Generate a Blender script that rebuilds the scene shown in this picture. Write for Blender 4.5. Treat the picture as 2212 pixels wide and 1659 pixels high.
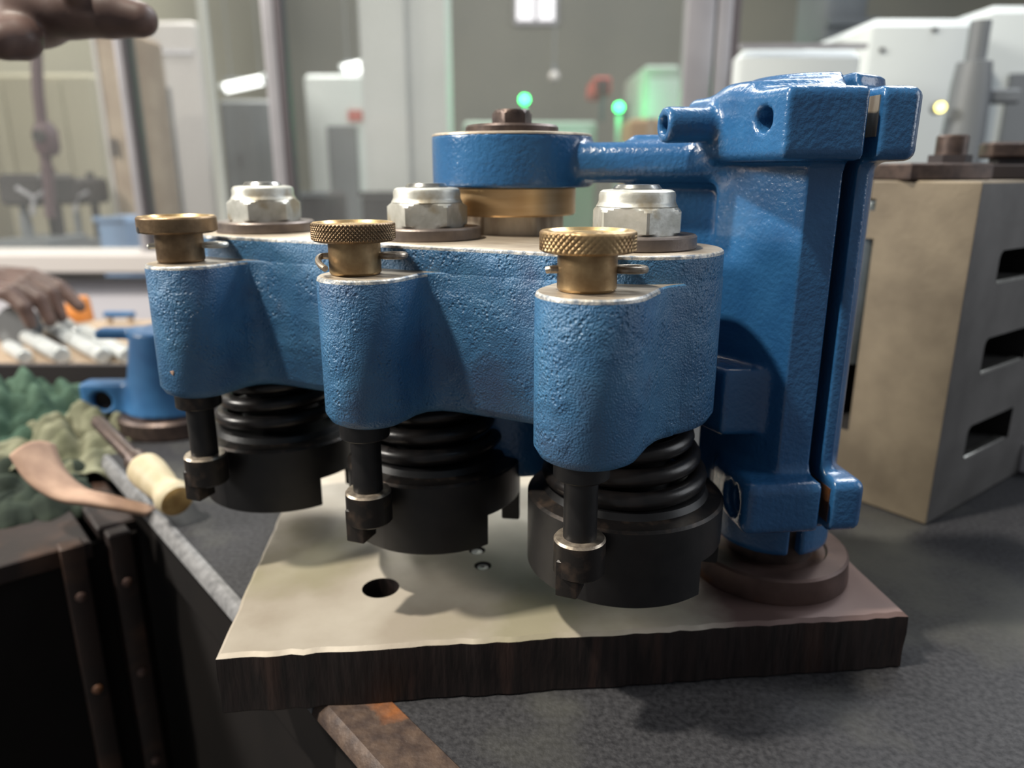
import bpy, bmesh, math, random
import numpy as np
from mathutils import Vector, Matrix

for o in list(bpy.data.objects): bpy.data.objects.remove(o)
S = bpy.context.scene
COL = S.collection
random.seed(7); RNG = np.random.default_rng(7)
MM = 0.001
PI = math.pi
# The design frame: X right, Y away from the lens, h = height relative to the lens, all in millimetres.
# World: metres, z = 0 on the top of the steel base plate; the lens is 175 mm above it.
LENS_H = 175.0
FPX = 1600.0; PITCH = math.radians(15.9); CP, SP = math.cos(PITCH), math.sin(PITCH)

# ------------------------------------------------------------------ camera
cam = bpy.data.cameras.new('camera')
cam.sensor_width = 36.0; cam.lens = FPX / 2212 * 36.0
cam.clip_start = 0.01; cam.clip_end = 60
cam.dof.use_dof = True; cam.dof.focus_distance = 0.250; cam.dof.aperture_fstop = cam.lens / 3.4
co = bpy.data.objects.new('camera', cam); COL.objects.link(co)
co.location = (0, 0, LENS_H * MM); co.rotation_euler = (math.radians(90) - PITCH, 0, 0)
S.camera = co

# ------------------------------------------------------------------ world and lamps
W = bpy.data.worlds.new('world'); S.world = W; W.use_nodes = True
wb = W.node_tree.nodes['Background']
wb.inputs[0].default_value = (0.93, 0.96, 1.0, 1); wb.inputs[1].default_value = 0.18

def area(name, loc, target, size, power, color, size_y=None):
    l = bpy.data.lights.new(name, 'AREA'); l.energy = power; l.color = color; l.size = size
    if size_y: l.shape = 'RECTANGLE'; l.size_y = size_y
    o = bpy.data.objects.new(name, l); COL.objects.link(o); o.location = loc
    o.rotation_euler = (Vector(target) - Vector(loc)).to_track_quat('-Z', 'Y').to_euler()
    return o
area('bench_lamp', (-0.76, 0.03, 1.56), (0.0, 0.29, 0.1), 0.08, 44, (1.0, 0.93, 0.80))
area('ceiling_tube_lamp', (0.75, 1.15, 1.55), (0.05, 0.3, 0.05), 1.2, 14, (0.90, 0.95, 1.0), 0.10)
area('side_window', (1.75, 0.15, 0.75), (0.1, 0.3, 0.0), 0.9, 11, (0.92, 0.96, 1.0), 1.1)
area('left_window', (-2.7, 0.10, 1.35), (0.0, 0.3, 0.1), 0.7, 88, (1.0, 0.96, 0.88), 0.6)
area('hall_tube_lamp', (-1.2, 3.2, 2.6), (-0.4, 3.6, 0.0), 2.4, 120, (1.0, 0.97, 0.90), 0.5)
area('hall_tube_lamp', (2.2, 3.0, 2.6), (1.6, 3.6, 0.2), 2.4, 120, (0.94, 0.98, 1.0), 0.5)

S.view_settings.view_transform = 'Standard'; S.view_settings.look = 'None'
S.view_settings.gamma = 1.0; S.view_settings.exposure = 0.0; S.view_settings.use_curve_mapping = False

# ------------------------------------------------------------------ placing helpers
def at_h(px, py, h):
    u = (px - 1106) / FPX; v = -(py - 829.5) / FPX
    dY = CP + v * SP; dz = -SP + v * CP; t = h / dz
    return (u * t, dY * t, h)
def at_Y(px, py, Y):
    u = (px - 1106) / FPX; v = -(py - 829.5) / FPX
    dY = CP + v * SP; dz = -SP + v * CP; t = Y / dY
    return (u * t, Y, dz * t)
def w3(p): return Vector((p[0] * MM, p[1] * MM, (p[2] + LENS_H) * MM))

# ------------------------------------------------------------------ materials
def srgb(r, g, b):
    f = lambda c: (c / 255 / 12.92) if c / 255 <= 0.04045 else ((c / 255 + 0.055) / 1.055) ** 2.4
    return (f(r), f(g), f(b), 1)
MATS = {}
def mat(name, c1, c2=None, rough=0.5, metal=0.0, nscale=300, bump=0.0, bscale=900, bdist=0.0004, detail=5,
        rough2=None, stretch=None, spec=0.5, lo=0.35, hi=0.65, c3=None, n3=40, coat=0, pits=0, emit=None, estr=0):
    m = bpy.data.materials.new(name); m.use_nodes = True; nt = m.node_tree; N = nt.nodes; L = nt.links
    b = N['Principled BSDF']
    b.inputs['Roughness'].default_value = rough; b.inputs['Metallic'].default_value = metal
    b.inputs['Specular IOR Level'].default_value = spec
    if coat: b.inputs['Coat Weight'].default_value = coat; b.inputs['Coat Roughness'].default_value = 0.12
    tc = N.new('ShaderNodeTexCoord'); src = tc.outputs['Object']
    if stretch:
        mp = N.new('ShaderNodeMapping'); mp.inputs['Scale'].default_value = stretch
        L.new(src, mp.inputs['Vector']); src = mp.outputs['Vector']
    if c2 is None: b.inputs['Base Color'].default_value = c1
    else:
        n = N.new('ShaderNodeTexNoise'); n.inputs['Scale'].default_value = nscale; n.inputs['Detail'].default_value = detail
        L.new(src, n.inputs['Vector'])
        mr = N.new('ShaderNodeMapRange'); mr.inputs[1].default_value = lo; mr.inputs[2].default_value = hi
        L.new(n.outputs['Fac'], mr.inputs[0])
        mx = N.new('ShaderNodeMix'); mx.data_type = 'RGBA'
        mx.inputs['A'].default_value = c1; mx.inputs['B'].default_value = c2
        L.new(mr.outputs[0], mx.inputs['Factor']); out = mx.outputs['Result']
        if c3 is not None:
            n2 = N.new('ShaderNodeTexNoise'); n2.inputs['Scale'].default_value = n3; n2.inputs['Detail'].default_value = 6
            L.new(src, n2.inputs['Vector'])
            m2 = N.new('ShaderNodeMapRange'); m2.inputs[1].default_value = 0.55; m2.inputs[2].default_value = 0.68
            L.new(n2.outputs['Fac'], m2.inputs[0])
            mx2 = N.new('ShaderNodeMix'); mx2.data_type = 'RGBA'; mx2.inputs['B'].default_value = c3
            L.new(out, mx2.inputs['A']); L.new(m2.outputs[0], mx2.inputs['Factor']); out = mx2.outputs['Result']
        L.new(out, b.inputs['Base Color'])
        if rough2 is not None:
            m3 = N.new('ShaderNodeMapRange'); m3.inputs[3].default_value = rough; m3.inputs[4].default_value = rough2
            L.new(n.outputs['Fac'], m3.inputs[0]); L.new(m3.outputs[0], b.inputs['Roughness'])
    if bump:
        nb = N.new('ShaderNodeTexNoise'); nb.inputs['Scale'].default_value = bscale; nb.inputs['Detail'].default_value = 3
        L.new(src, nb.inputs['Vector']); hsrc = nb.outputs['Fac']
        if pits:
            vo = N.new('ShaderNodeTexVoronoi'); vo.inputs['Scale'].default_value = pits
            L.new(src, vo.inputs['Vector'])
            pr = N.new('ShaderNodeMapRange'); pr.inputs[1].default_value = 0.0; pr.inputs[2].default_value = 0.45
            L.new(vo.outputs['Distance'], pr.inputs[0])
            nm = N.new('ShaderNodeTexNoise'); nm.inputs['Scale'].default_value = 70; L.new(src, nm.inputs['Vector'])
            pm = N.new('ShaderNodeMapRange'); pm.inputs[1].default_value = 0.42; pm.inputs[2].default_value = 0.62
            L.new(nm.outputs['Fac'], pm.inputs[0])
            mu = N.new('ShaderNodeMath'); mu.operation = 'MULTIPLY'
            L.new(pr.outputs[0], mu.inputs[0]); L.new(pm.outputs[0], mu.inputs[1])
            ad = N.new('ShaderNodeMath'); ad.operation = 'ADD'
            L.new(mu.outputs[0], ad.inputs[0]); L.new(hsrc, ad.inputs[1]); hsrc = ad.outputs[0]
        bu = N.new('ShaderNodeBump'); bu.inputs['Strength'].default_value = bump; bu.inputs['Distance'].default_value = bdist
        L.new(hsrc, bu.inputs['Height']); L.new(bu.outputs[0], b.inputs['Normal'])
    if emit is not None:
        b.inputs['Emission Color'].default_value = emit; b.inputs['Emission Strength'].default_value = estr
    MATS[name] = m; return m

mat('cast_blue', srgb(52, 95, 134), srgb(67, 113, 150), rough=0.28, nscale=60, bump=0.9, bscale=1400, bdist=0.0006, pits=560, rough2=0.42, c3=srgb(58, 84, 118), n3=30)
mat('smooth_blue', srgb(36, 81, 126), srgb(46, 96, 142), rough=0.25, nscale=45, bump=0.7, bscale=520, bdist=0.0005, coat=0.3)
mat('far_blue', srgb(42, 88, 134), srgb(56, 108, 156), rough=0.4, nscale=40, bump=0.2)
mat('milled_steel', srgb(196, 184, 166), srgb(158, 144, 128), rough=0.34, metal=0.55, nscale=60, bump=0.1, bscale=400, rough2=0.5, stretch=(1, 6, 1))
mat('chipped_edge', srgb(200, 195, 186), srgb(110, 120, 132), rough=0.45, metal=0.4, nscale=420, bump=0.6, bscale=900)
mat('plate_steel', srgb(184, 176, 164), srgb(160, 150, 137), rough=0.40, metal=0.30, nscale=26, bump=0.12, bscale=500, rough2=0.55, c3=srgb(150, 143, 122), n3=14)
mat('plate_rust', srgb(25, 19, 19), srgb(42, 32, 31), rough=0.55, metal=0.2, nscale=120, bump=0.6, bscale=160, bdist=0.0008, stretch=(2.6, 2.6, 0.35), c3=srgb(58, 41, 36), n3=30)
mat('flange_rust', srgb(76, 59, 55), srgb(104, 84, 78), rough=0.45, metal=0.45, nscale=50, bump=0.3, bscale=300, c3=srgb(128, 84, 52), n3=40)
mat('black_oxide', srgb(22, 22, 24), srgb(30, 29, 30), rough=0.34, metal=0.25, nscale=120, bump=0.08, bscale=600, rough2=0.5)
mat('black_worn', srgb(34, 31, 30), srgb(70, 58, 50), rough=0.4, metal=0.45, nscale=160, bump=0.25, bscale=400, lo=0.5, hi=0.72)
mat('worn_bright', srgb(176, 164, 148), srgb(120, 110, 100), rough=0.38, metal=0.7, nscale=300, bump=0.2, bscale=700)
mat('spring_black', srgb(26, 25, 26), srgb(38, 34, 33), rough=0.30, metal=0.3, nscale=200, bump=0.06)
mat('brass', srgb(176, 150, 112), srgb(140, 114, 82), rough=0.36, metal=0.8, nscale=140, bump=0.15, bscale=600, rough2=0.46, c3=srgb(104, 78, 50), n3=70)
mat('brass_dull', srgb(142, 119, 92), srgb(106, 87, 66), rough=0.42, metal=0.8, nscale=140, bump=0.2, bscale=600, c3=srgb(86, 68, 50), n3=60)
mat('brass_bright', srgb(232, 204, 152), srgb(206, 168, 116), rough=0.26, metal=0.95, nscale=160, bump=0.1, rough2=0.36)
mat('bronze', srgb(226, 192, 146), srgb(210, 172, 124), rough=0.38, metal=0.55, nscale=30, stretch=(1, 1, 9), rough2=0.38)
mat('zinc', srgb(206, 206, 200), srgb(176, 176, 168), rough=0.36, metal=0.6, nscale=160, bump=0.22, bscale=420, rough2=0.5, c3=srgb(168, 158, 138), n3=90)
mat('washer_steel', srgb(100, 92, 90), srgb(126, 116, 110), rough=0.42, metal=0.7, nscale=120, bump=0.15)
mat('dark_steel', srgb(66, 56, 54), srgb(92, 78, 72), rough=0.42, metal=0.6, nscale=150, bump=0.2)
mat('bright_steel', srgb(190, 190, 186), srgb(160, 160, 156), rough=0.25, metal=0.9, nscale=200)
mat('bench_grey', srgb(54, 54, 57), srgb(33, 33, 36), rough=0.62, nscale=420, bump=0.55, bscale=520, bdist=0.0008, spec=0.22, c3=srgb(68, 68, 64), n3=9, detail=8)
mat('bench_edge', srgb(120, 120, 122), srgb(86, 86, 88), rough=0.55, nscale=200, bump=0.4, bscale=300)
mat('rust_edge', srgb(58, 46, 42), srgb(86, 70, 60), rough=0.6, metal=0.2, nscale=160, bump=0.8, bscale=260, bdist=0.0008, c3=srgb(140, 84, 42), n3=34)
mat('box_steel', srgb(124, 113, 96), srgb(100, 90, 76), rough=0.52, metal=0.35, nscale=26, bump=0.25, bscale=300, rough2=0.6)
mat('box_steel_grey', srgb(102, 100, 99), srgb(86, 84, 83), rough=0.52, metal=0.35, nscale=30, bump=0.2, bscale=300)
mat('box_dark', srgb(26, 24, 24), rough=0.7)
mat('sleeve_steel', srgb(206, 210, 210), srgb(180, 184, 186), rough=0.28, metal=0.25, nscale=60)
mat('rod_steel', srgb(150, 158, 160), srgb(120, 128, 130), rough=0.3, metal=0.8, nscale=30)
mat('rust_brown', srgb(44, 31, 28), srgb(31, 23, 22), rough=0.6, metal=0.2, nscale=40, bump=0.4, bscale=200, c3=srgb(66, 46, 36), n3=25)
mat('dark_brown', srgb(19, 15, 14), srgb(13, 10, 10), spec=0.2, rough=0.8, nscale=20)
mat('olive_cloth', srgb(130, 130, 110), srgb(94, 96, 78), rough=0.95, nscale=60, bump=0.5, bscale=300, spec=0.1)
mat('green_cloth', srgb(80, 102, 88), srgb(48, 68, 58), rough=0.95, nscale=40, bump=0.5, bscale=300, spec=0.1)
mat('dark_cloth', srgb(58, 66, 58), srgb(34, 40, 36), rough=0.95, nscale=40, bump=0.4, bscale=300, spec=0.1)
mat('tan_leather', srgb(170, 140, 120), srgb(138, 110, 94), rough=0.75, nscale=60, bump=0.3)
mat('turned_wood', srgb(186, 174, 148), srgb(164, 150, 120), rough=0.55, nscale=60, stretch=(1, 1, 0.3), bump=0.1)
mat('end_grain', srgb(172, 140, 84), srgb(146, 112, 62), rough=0.7, nscale=160, bump=0.3)
mat('skin', srgb(96, 76, 70), srgb(78, 61, 57), rough=0.5, nscale=60, bump=0.15, bscale=500, spec=0.4)
mat('nail', srgb(188, 152, 134), rough=0.3)
mat('sleeve', srgb(44, 34, 36), srgb(30, 24, 26), rough=0.9, nscale=60, bump=0.4)
mat('orange_plastic', srgb(204, 128, 60), rough=0.45)
mat('tan_board', srgb(178, 160, 140), srgb(156, 136, 118), rough=0.7, nscale=12)
mat('alu', srgb(160, 158, 163), srgb(146, 144, 149), rough=0.4, metal=0.3, nscale=8)
mat('alu_dark', srgb(86, 80, 84), rough=0.5, metal=0.3)
mat('panel_white', srgb(206, 204, 212), srgb(196, 194, 202), rough=0.5, nscale=3)
mat('sill_white', srgb(196, 190, 188), rough=0.45)
mat('pillar_white', srgb(206, 206, 204), srgb(192, 193, 190), rough=0.7, nscale=2)
mat('wall_far', srgb(142, 140, 128), srgb(128, 128, 120), rough=0.8, nscale=0.8)
mat('wall_cream', srgb(176, 170, 150), srgb(164, 158, 140), rough=0.8, nscale=1.0)
mat('floor_grey', srgb(120, 116, 112), srgb(100, 98, 95), rough=0.6, nscale=1.5)
mat('machine_white', srgb(206, 212, 212), srgb(194, 200, 202), rough=0.45, nscale=2)
mat('machine_green', srgb(168, 182, 170), srgb(150, 164, 154), rough=0.5, nscale=2)
mat('machine_grey', srgb(112, 116, 120), srgb(96, 100, 104), rough=0.5, nscale=3)
mat('machine_dark', srgb(50, 43, 45), srgb(37, 33, 35), rough=0.6, nscale=5)
mat('maroon', srgb(88, 66, 72), rough=0.5)
mat('red_paint', srgb(176, 92, 84), rough=0.5)
mat('cardboard', srgb(166, 136, 104), rough=0.8)
mat('blue_bin', srgb(120, 146, 180), rough=0.5)
mat('white_plastic', srgb(226, 222, 226), rough=0.35)
mat('tube_glow', (1, 1, 1, 1), emit=(1, 1, 0.97, 1), estr=3.2)
mat('window_glow', (1, 1, 1, 1), emit=(1, 0.93, 1, 1), estr=1.15)
mat('green_led', srgb(40, 220, 120), rough=0.3, emit=(0.04, 1.0, 0.20, 1), estr=12)
mat('green_dome', srgb(40, 200, 90), rough=0.3, emit=(0.0, 0.8, 0.12, 1), estr=0.8)
mat('amber_led', srgb(240, 220, 90), rough=0.3, emit=(1.0, 0.85, 0.25, 1), estr=4)

def glass_mat():
    m = bpy.data.materials.new('hazy_glass'); m.use_nodes = True; nt = m.node_tree; N = nt.nodes; L = nt.links
    N.remove(N['Principled BSDF']); out = N['Material Output']
    tr = N.new('ShaderNodeBsdfTransparent'); tr.inputs[0].default_value = (0.96, 0.97, 0.965, 1)
    di = N.new('ShaderNodeBsdfDiffuse'); di.inputs[0].default_value = (0.75, 0.76, 0.76, 1)  # white veil mixed into the panes to haze the hall behind
    gl = N.new('ShaderNodeBsdfGlossy'); gl.inputs['Roughness'].default_value = 0.06
    no = N.new('ShaderNodeTexNoise'); no.inputs['Scale'].default_value = 3.0
    tc = N.new('ShaderNodeTexCoord'); L.new(tc.outputs['Object'], no.inputs['Vector'])
    mr = N.new('ShaderNodeMapRange'); mr.inputs[3].default_value = 0.0; mr.inputs[4].default_value = 0.08
    L.new(no.outputs['Fac'], mr.inputs[0])
    m1 = N.new('ShaderNodeMixShader'); L.new(mr.outputs[0], m1.inputs[0]); L.new(tr.outputs[0], m1.inputs[1]); L.new(di.outputs[0], m1.inputs[2])
    m2 = N.new('ShaderNodeMixShader'); m2.inputs[0].default_value = 0.05; L.new(m1.outputs[0], m2.inputs[1]); L.new(gl.outputs[0], m2.inputs[2])
    L.new(m2.outputs[0], out.inputs['Surface']); MATS['hazy_glass'] = m
glass_mat()

# ------------------------------------------------------------------ mesh helpers (millimetres)
class MB:
    def __init__(self): self.v = []; self.f = []; self.m = []
    def add(self, vs, fs, mi=0, M=None):
        o = len(self.v)
        for p in vs:
            self.v.append(tuple(M @ Vector(p)) if M is not None else tuple(p))
        for k, f in enumerate(fs):
            self.f.append(tuple(i + o for i in f)); self.m.append(mi[k] if isinstance(mi, (list, tuple)) else mi)
        return self
    def box(self, x0, x1, y0, y1, z0, z1, mi=0, M=None, bev=0.0):
        out = [(x0, y0), (x1, y0), (x1, y1), (x0, y1)]
        if bev:
            return self.prism(out, [(z0, bev), (z0 + bev, 0), (z1 - bev, 0), (z1, bev)], mi, M=M, corner=bev)
        return self.prism(out, [(z0, 0), (z1, 0)], mi, M=M)
    def prism(self, outline, rings, mi=0, top=None, bottom=None, ringm=None, M=None, corner=0.0):
        P = [Vector((p[0], p[1])) for p in outline]
        if corner:
            Q = []; n = len(P)
            for i in range(n):
                a, b, c_ = P[i - 1], P[i], P[(i + 1) % n]
                Q.append(b + (a - b).normalized() * corner); Q.append(b + ((a - b).normalized() + (c_ - b).normalized()) * corner * 0.29); Q.append(b + (c_ - b).normalized() * corner)
            P = Q
        n = len(P); nor = []
        for i in range(n):
            e1 = (P[i] - P[i - 1]); e2 = (P[(i + 1) % n] - P[i])
            n1 = Vector((e1.y, -e1.x)); n2 = Vector((e2.y, -e2.x))
            if n1.length > 1e-9: n1.normalize()
            if n2.length > 1e-9: n2.normalize()
            k = n1 + n2
            d = max(0.35, k.dot(n1)) if k.length > 1e-9 else 1
            nor.append(k / d)
        vs = []; fs = []; ms = []
        for z, ins in rings:
            for i in range(n): q = P[i] - nor[i] * ins; vs.append((q.x, q.y, z))
        for r in range(len(rings) - 1):
            for i in range(n):
                j = (i + 1) % n
                fs.append((r * n + i, r * n + j, (r + 1) * n + j, (r + 1) * n + i))
                ms.append(ringm[r] if ringm else mi)
        fs.append(tuple(range(n - 1, -1, -1))); ms.append(mi if bottom is None else bottom)
        fs.append(tuple((len(rings) - 1) * n + i for i in range(n))); ms.append(mi if top is None else top)
        return self.add(vs, fs, ms, M)
    def lathe(self, prof, n=48, mi=0, M=None, segm=None, close=False):
        vs = []; fs = []; ms = []; k = len(prof)
        for i in range(n):
            a = 2 * PI * i / n; ca, sa = math.cos(a), math.sin(a)
            for r, z in prof: vs.append((r * ca, r * sa, z))
        rng = range(k) if close else range(k - 1)
        for i in range(n):
            j = (i + 1) % n
            for q in rng:
                q2 = (q + 1) % k
                fs.append((i * k + q, j * k + q, j * k + q2, i * k + q2)); ms.append(segm[q] if segm else mi)
        return self.add(vs, fs, ms, M)
    def rgrid(self, fn, zs, n, mi=0, M=None, cap=True):
        vs = []; fs = []
        for z in zs:
            for i in range(n):
                a = 2 * PI * i / n; r = fn(a, z); vs.append((r * math.cos(a), r * math.sin(a), z))
        for q in range(len(zs) - 1):
            for i in range(n):
                j = (i + 1) % n; fs.append((q * n + i, q * n + j, (q + 1) * n + j, (q + 1) * n + i))
        if cap:
            fs.append(tuple(range(n - 1, -1, -1))); fs.append(tuple((len(zs) - 1) * n + i for i in range(n)))
        return self.add(vs, fs, mi, M)
    def tube(self, pts, r, n=12, mi=0, M=None, closed=False):
        P = [Vector(p) for p in pts]; k = len(P); vs = []; fs = []
        rr = r if isinstance(r, (list, tuple)) else [r] * k
        up = None
        for i in range(k):
            if closed: t = P[(i + 1) % k] - P[i - 1]
            else: t = P[min(i + 1, k - 1)] - P[max(i - 1, 0)]
            t.normalize()
            if up is None:
                up = Vector((0, 0, 1)) if abs(t.z) < 0.9 else Vector((1, 0, 0))
            a = up - t * up.dot(t)
            a.normalize(); b = t.cross(a); up = a
            for q in range(n):
                th = 2 * PI * q / n; vs.append(tuple(P[i] + (a * math.cos(th) + b * math.sin(th)) * rr[i]))
        for i in range(k if closed else k - 1):
            i2 = (i + 1) % k
            for q in range(n):
                q2 = (q + 1) % n; fs.append((i * n + q, i * n + q2, i2 * n + q2, i2 * n + q))
        if not closed:
            fs.append(tuple(range(n - 1, -1, -1))); fs.append(tuple((k - 1) * n + q for q in range(n)))
        return self.add(vs, fs, mi, M)
    def build(self, name, mats, parent=None, smooth=35, loc=None):
        me = bpy.data.meshes.new(name)
        me.from_pydata([(x * MM, y * MM, z * MM) for x, y, z in self.v], [], self.f)
        if not isinstance(mats, (list, tuple)): mats = [mats]
        for m in mats: me.materials.append(MATS[m])
        me.polygons.foreach_set('material_index', self.m)
        bm = bmesh.new(); bm.from_mesh(me); bmesh.ops.recalc_face_normals(bm, faces=bm.faces); bm.to_mesh(me); bm.free()
        if smooth:
            me.polygons.foreach_set('use_smooth', [True] * len(me.polygons)); me.set_sharp_from_angle(angle=math.radians(smooth))
        me.update()
        o = bpy.data.objects.new(name, me); COL.objects.link(o)
        if parent: o.parent = parent
        if loc is not None: o.location = loc
        return o

def tag(o, label, cat, group=None, kind=None):
    o['label'] = label; o['category'] = cat
    if group: o['group'] = group
    if kind: o['kind'] = kind
    return o
def thing(name, loc, label, cat, group=None, rotz=0):
    o = bpy.data.objects.new(name, None); COL.objects.link(o); o.empty_display_size = 0.02
    o.location = w3(loc); o.rotation_euler = (0, 0, rotz)
    return tag(o, label, cat, group)
def struct(o): o['kind'] = 'structure'; return o
def T(x, y, z): return Matrix.Translation((x, y, z))
def RZ(a): return Matrix.Rotation(a, 4, 'Z')
def axis_matrix(p, d):
    """local z along d, origin p"""
    return Matrix.Translation(Vector(p)) @ Vector(d).to_track_quat('Z', 'Y').to_matrix().to_4x4()
def cut(o, cutters):
    for c_ in cutters:
        m = o.modifiers.new('cut', 'BOOLEAN'); m.operation = 'DIFFERENCE'; m.object = c_; m.solver = 'EXACT'
    dg = bpy.context.evaluated_depsgraph_get(); dg.update()
    me = bpy.data.meshes.new_from_object(o.evaluated_get(dg)); old = o.data
    o.modifiers.clear(); o.data = me; bpy.data.meshes.remove(old)
    for c_ in cutters:
        d = c_.data; bpy.data.objects.remove(c_); bpy.data.meshes.remove(d)
    me.set_sharp_from_angle(angle=math.radians(35))

# --- signed-distance modelling for castings and hands (surface nets)
def smin(a, b, k): 
    if k <= 0: return np.minimum(a, b)
    h = np.clip(0.5 + 0.5 * (b - a) / k, 0, 1); return b + (a - b) * h - k * h * (1 - h)
def sd_box(p, c0, half, rnd=0.0, rot=0.0):
    x = p[0] - c0[0]; y = p[1] - c0[1]; z = p[2] - c0[2]
    if rot:
        c, s = math.cos(rot), math.sin(rot); x, y = x * c + y * s, -x * s + y * c
    qx = np.abs(x) - half[0] + rnd; qy = np.abs(y) - half[1] + rnd; qz = np.abs(z) - half[2] + rnd
    return np.sqrt(np.maximum(qx, 0) ** 2 + np.maximum(qy, 0) ** 2 + np.maximum(qz, 0) ** 2) + np.minimum(np.maximum(qx, np.maximum(qy, qz)), 0) - rnd
def sd_cylz(p, c0, r, z0, z1, rnd=0.0):
    d = np.sqrt((p[0] - c0[0]) ** 2 + (p[1] - c0[1]) ** 2) - r + rnd
    q = np.abs(p[2] - (z0 + z1) / 2) - (z1 - z0) / 2 + rnd
    return np.minimum(np.maximum(d, q), 0) + np.sqrt(np.maximum(d, 0) ** 2 + np.maximum(q, 0) ** 2) - rnd
def sd_caps(p, a, b, ra, rb):
    a = np.array(a, float); b = np.array(b, float); ab = b - a
    t = ((p[0] - a[0]) * ab[0] + (p[1] - a[1]) * ab[1] + (p[2] - a[2]) * ab[2]) / max(1e-9, ab @ ab); t = np.clip(t, 0, 1)
    d = np.sqrt((p[0] - a[0] - t * ab[0]) ** 2 + (p[1] - a[1] - t * ab[1]) ** 2 + (p[2] - a[2] - t * ab[2]) ** 2)
    return d - (ra + (rb - ra) * t)
def sd_cyl(p, a, b, r, rnd=0.0):
    a = np.array(a, float); b = np.array(b, float); ab = b - a; ln = math.sqrt(ab @ ab); n = ab / ln
    t = (p[0] - a[0]) * n[0] + (p[1] - a[1]) * n[1] + (p[2] - a[2]) * n[2]
    d = np.sqrt(np.maximum(0, (p[0] - a[0]) ** 2 + (p[1] - a[1]) ** 2 + (p[2] - a[2]) ** 2 - t * t)) - r + rnd
    q = np.abs(t - ln / 2) - ln / 2 + rnd
    return np.minimum(np.maximum(d, q), 0) + np.sqrt(np.maximum(d, 0) ** 2 + np.maximum(q, 0) ** 2) - rnd
def sd_poly(p, poly, z0, z1, rnd=0.0):
    x, y = p[0], p[1]; n = len(poly); d = None; inside = np.zeros(np.broadcast(x, y).shape, bool)
    for i in range(n):
        ax, ay = poly[i - 1]; bx, by = poly[i]; ex, ey = bx - ax, by - ay
        t = np.clip(((x - ax) * ex + (y - ay) * ey) / (ex * ex + ey * ey), 0, 1)
        dd = (x - ax - t * ex) ** 2 + (y - ay - t * ey) ** 2
        d = dd if d is None else np.minimum(d, dd)
        cond = ((ay > y) != (by > y)) & (x < ex * (y - ay) / (ey if abs(ey) > 1e-9 else 1e-9) + ax)
        inside ^= cond
    d = np.sqrt(d); d = np.where(inside, -d, d) + rnd
    q = np.abs(p[2] - (z0 + z1) / 2) - (z1 - z0) / 2 + rnd
    return np.minimum(np.maximum(d, q), 0) + np.sqrt(np.maximum(d, 0) ** 2 + np.maximum(q, 0) ** 2) - rnd
def nets(fn, lo, hi, res):
    ax = [np.arange(lo[i], hi[i] + res, res, dtype=np.float32) for i in range(3)]
    p = (ax[0][:, None, None], ax[1][None, :, None], ax[2][None, None, :])
    d = np.broadcast_to(fn(p), tuple(len(a) for a in ax)).astype(np.float32)
    neg = d < 0; nx, ny, nz = d.shape
    cells = None; corners = [(i, j, k) for i in (0, 1) for j in (0, 1) for k in (0, 1)]
    cnt = sum(neg[i:nx - 1 + i, j:ny - 1 + j, k:nz - 1 + k].astype(np.int8) for i, j, k in corners)
    ci = np.argwhere((cnt > 0) & (cnt < 8)); idx = -np.ones((nx - 1, ny - 1, nz - 1), np.int64); idx[tuple(ci.T)] = np.arange(len(ci))
    acc = np.zeros((len(ci), 3)); num = np.zeros(len(ci))
    for a in range(8):
        for b in range(a + 1, 8):
            ca, cb = np.array(corners[a]), np.array(corners[b])
            if np.abs(ca - cb).sum() != 1: continue
            da = d[tuple((ci + ca).T)]; db = d[tuple((ci + cb).T)]; m = (da < 0) != (db < 0)
            t = np.where(m, da / np.where(m, da - db, 1), 0)
            pos = ci + ca + t[:, None] * (cb - ca); acc += np.where(m[:, None], pos, 0); num += m
    V = acc / num[:, None] * res + np.array(lo); Fs = []
    for axis in range(3):
        sl0 = [slice(None)] * 3; sl1 = [slice(None)] * 3; sl0[axis] = slice(0, -1); sl1[axis] = slice(1, None)
        e = np.argwhere(neg[tuple(sl0)] != neg[tuple(sl1)]); u, w = (axis + 1) % 3, (axis + 2) % 3
        ok = (e[:, u] > 0) & (e[:, w] > 0) & (e[:, u] < d.shape[u] - 1) & (e[:, w] < d.shape[w] - 1); e = e[ok]
        q = []
        for du, dw in ((0, 0), (1, 0), (1, 1), (0, 1)):
            f = e.copy(); f[:, u] -= du; f[:, w] -= dw; q.append(idx[tuple(f.T)])
        q = np.stack(q, 1); fl = ~neg[tuple(e.T)]; q[fl] = q[fl][:, ::-1]; Fs.append(q)
    return V, np.concatenate(Fs)
def net_obj(name, fn, lo, hi, res, material, parent=None, base=(0, 0, 0), smooth_it=0):
    """base: design-frame point of the parent; geometry given in the design frame"""
    V, Fq = nets(fn, lo, hi, res)
    V = (V - np.array(base)) * MM
    me = bpy.data.meshes.new(name); me.from_pydata(V.tolist(), [], Fq.tolist()); me.materials.append(MATS[material])
    bm = bmesh.new(); bm.from_mesh(me)
    for _ in range(smooth_it): bmesh.ops.smooth_vert(bm, verts=bm.verts, factor=0.5, use_axis_x=True, use_axis_y=True, use_axis_z=True)
    bmesh.ops.recalc_face_normals(bm, faces=bm.faces); bm.to_mesh(me); bm.free()
    me.polygons.foreach_set('use_smooth', [True] * len(me.polygons)); me.update()
    o = bpy.data.objects.new(name, me); COL.objects.link(o)
    if parent: o.parent = parent
    else: o.location = w3(base)
    return o

def arc(cx, cy, r, a0, a1, n):
    return [(cx + r * math.cos(math.radians(a0 + (a1 - a0) * i / n)), cy + r * math.sin(math.radians(a0 + (a1 - a0) * i / n))) for i in range(n + 1)]

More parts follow.
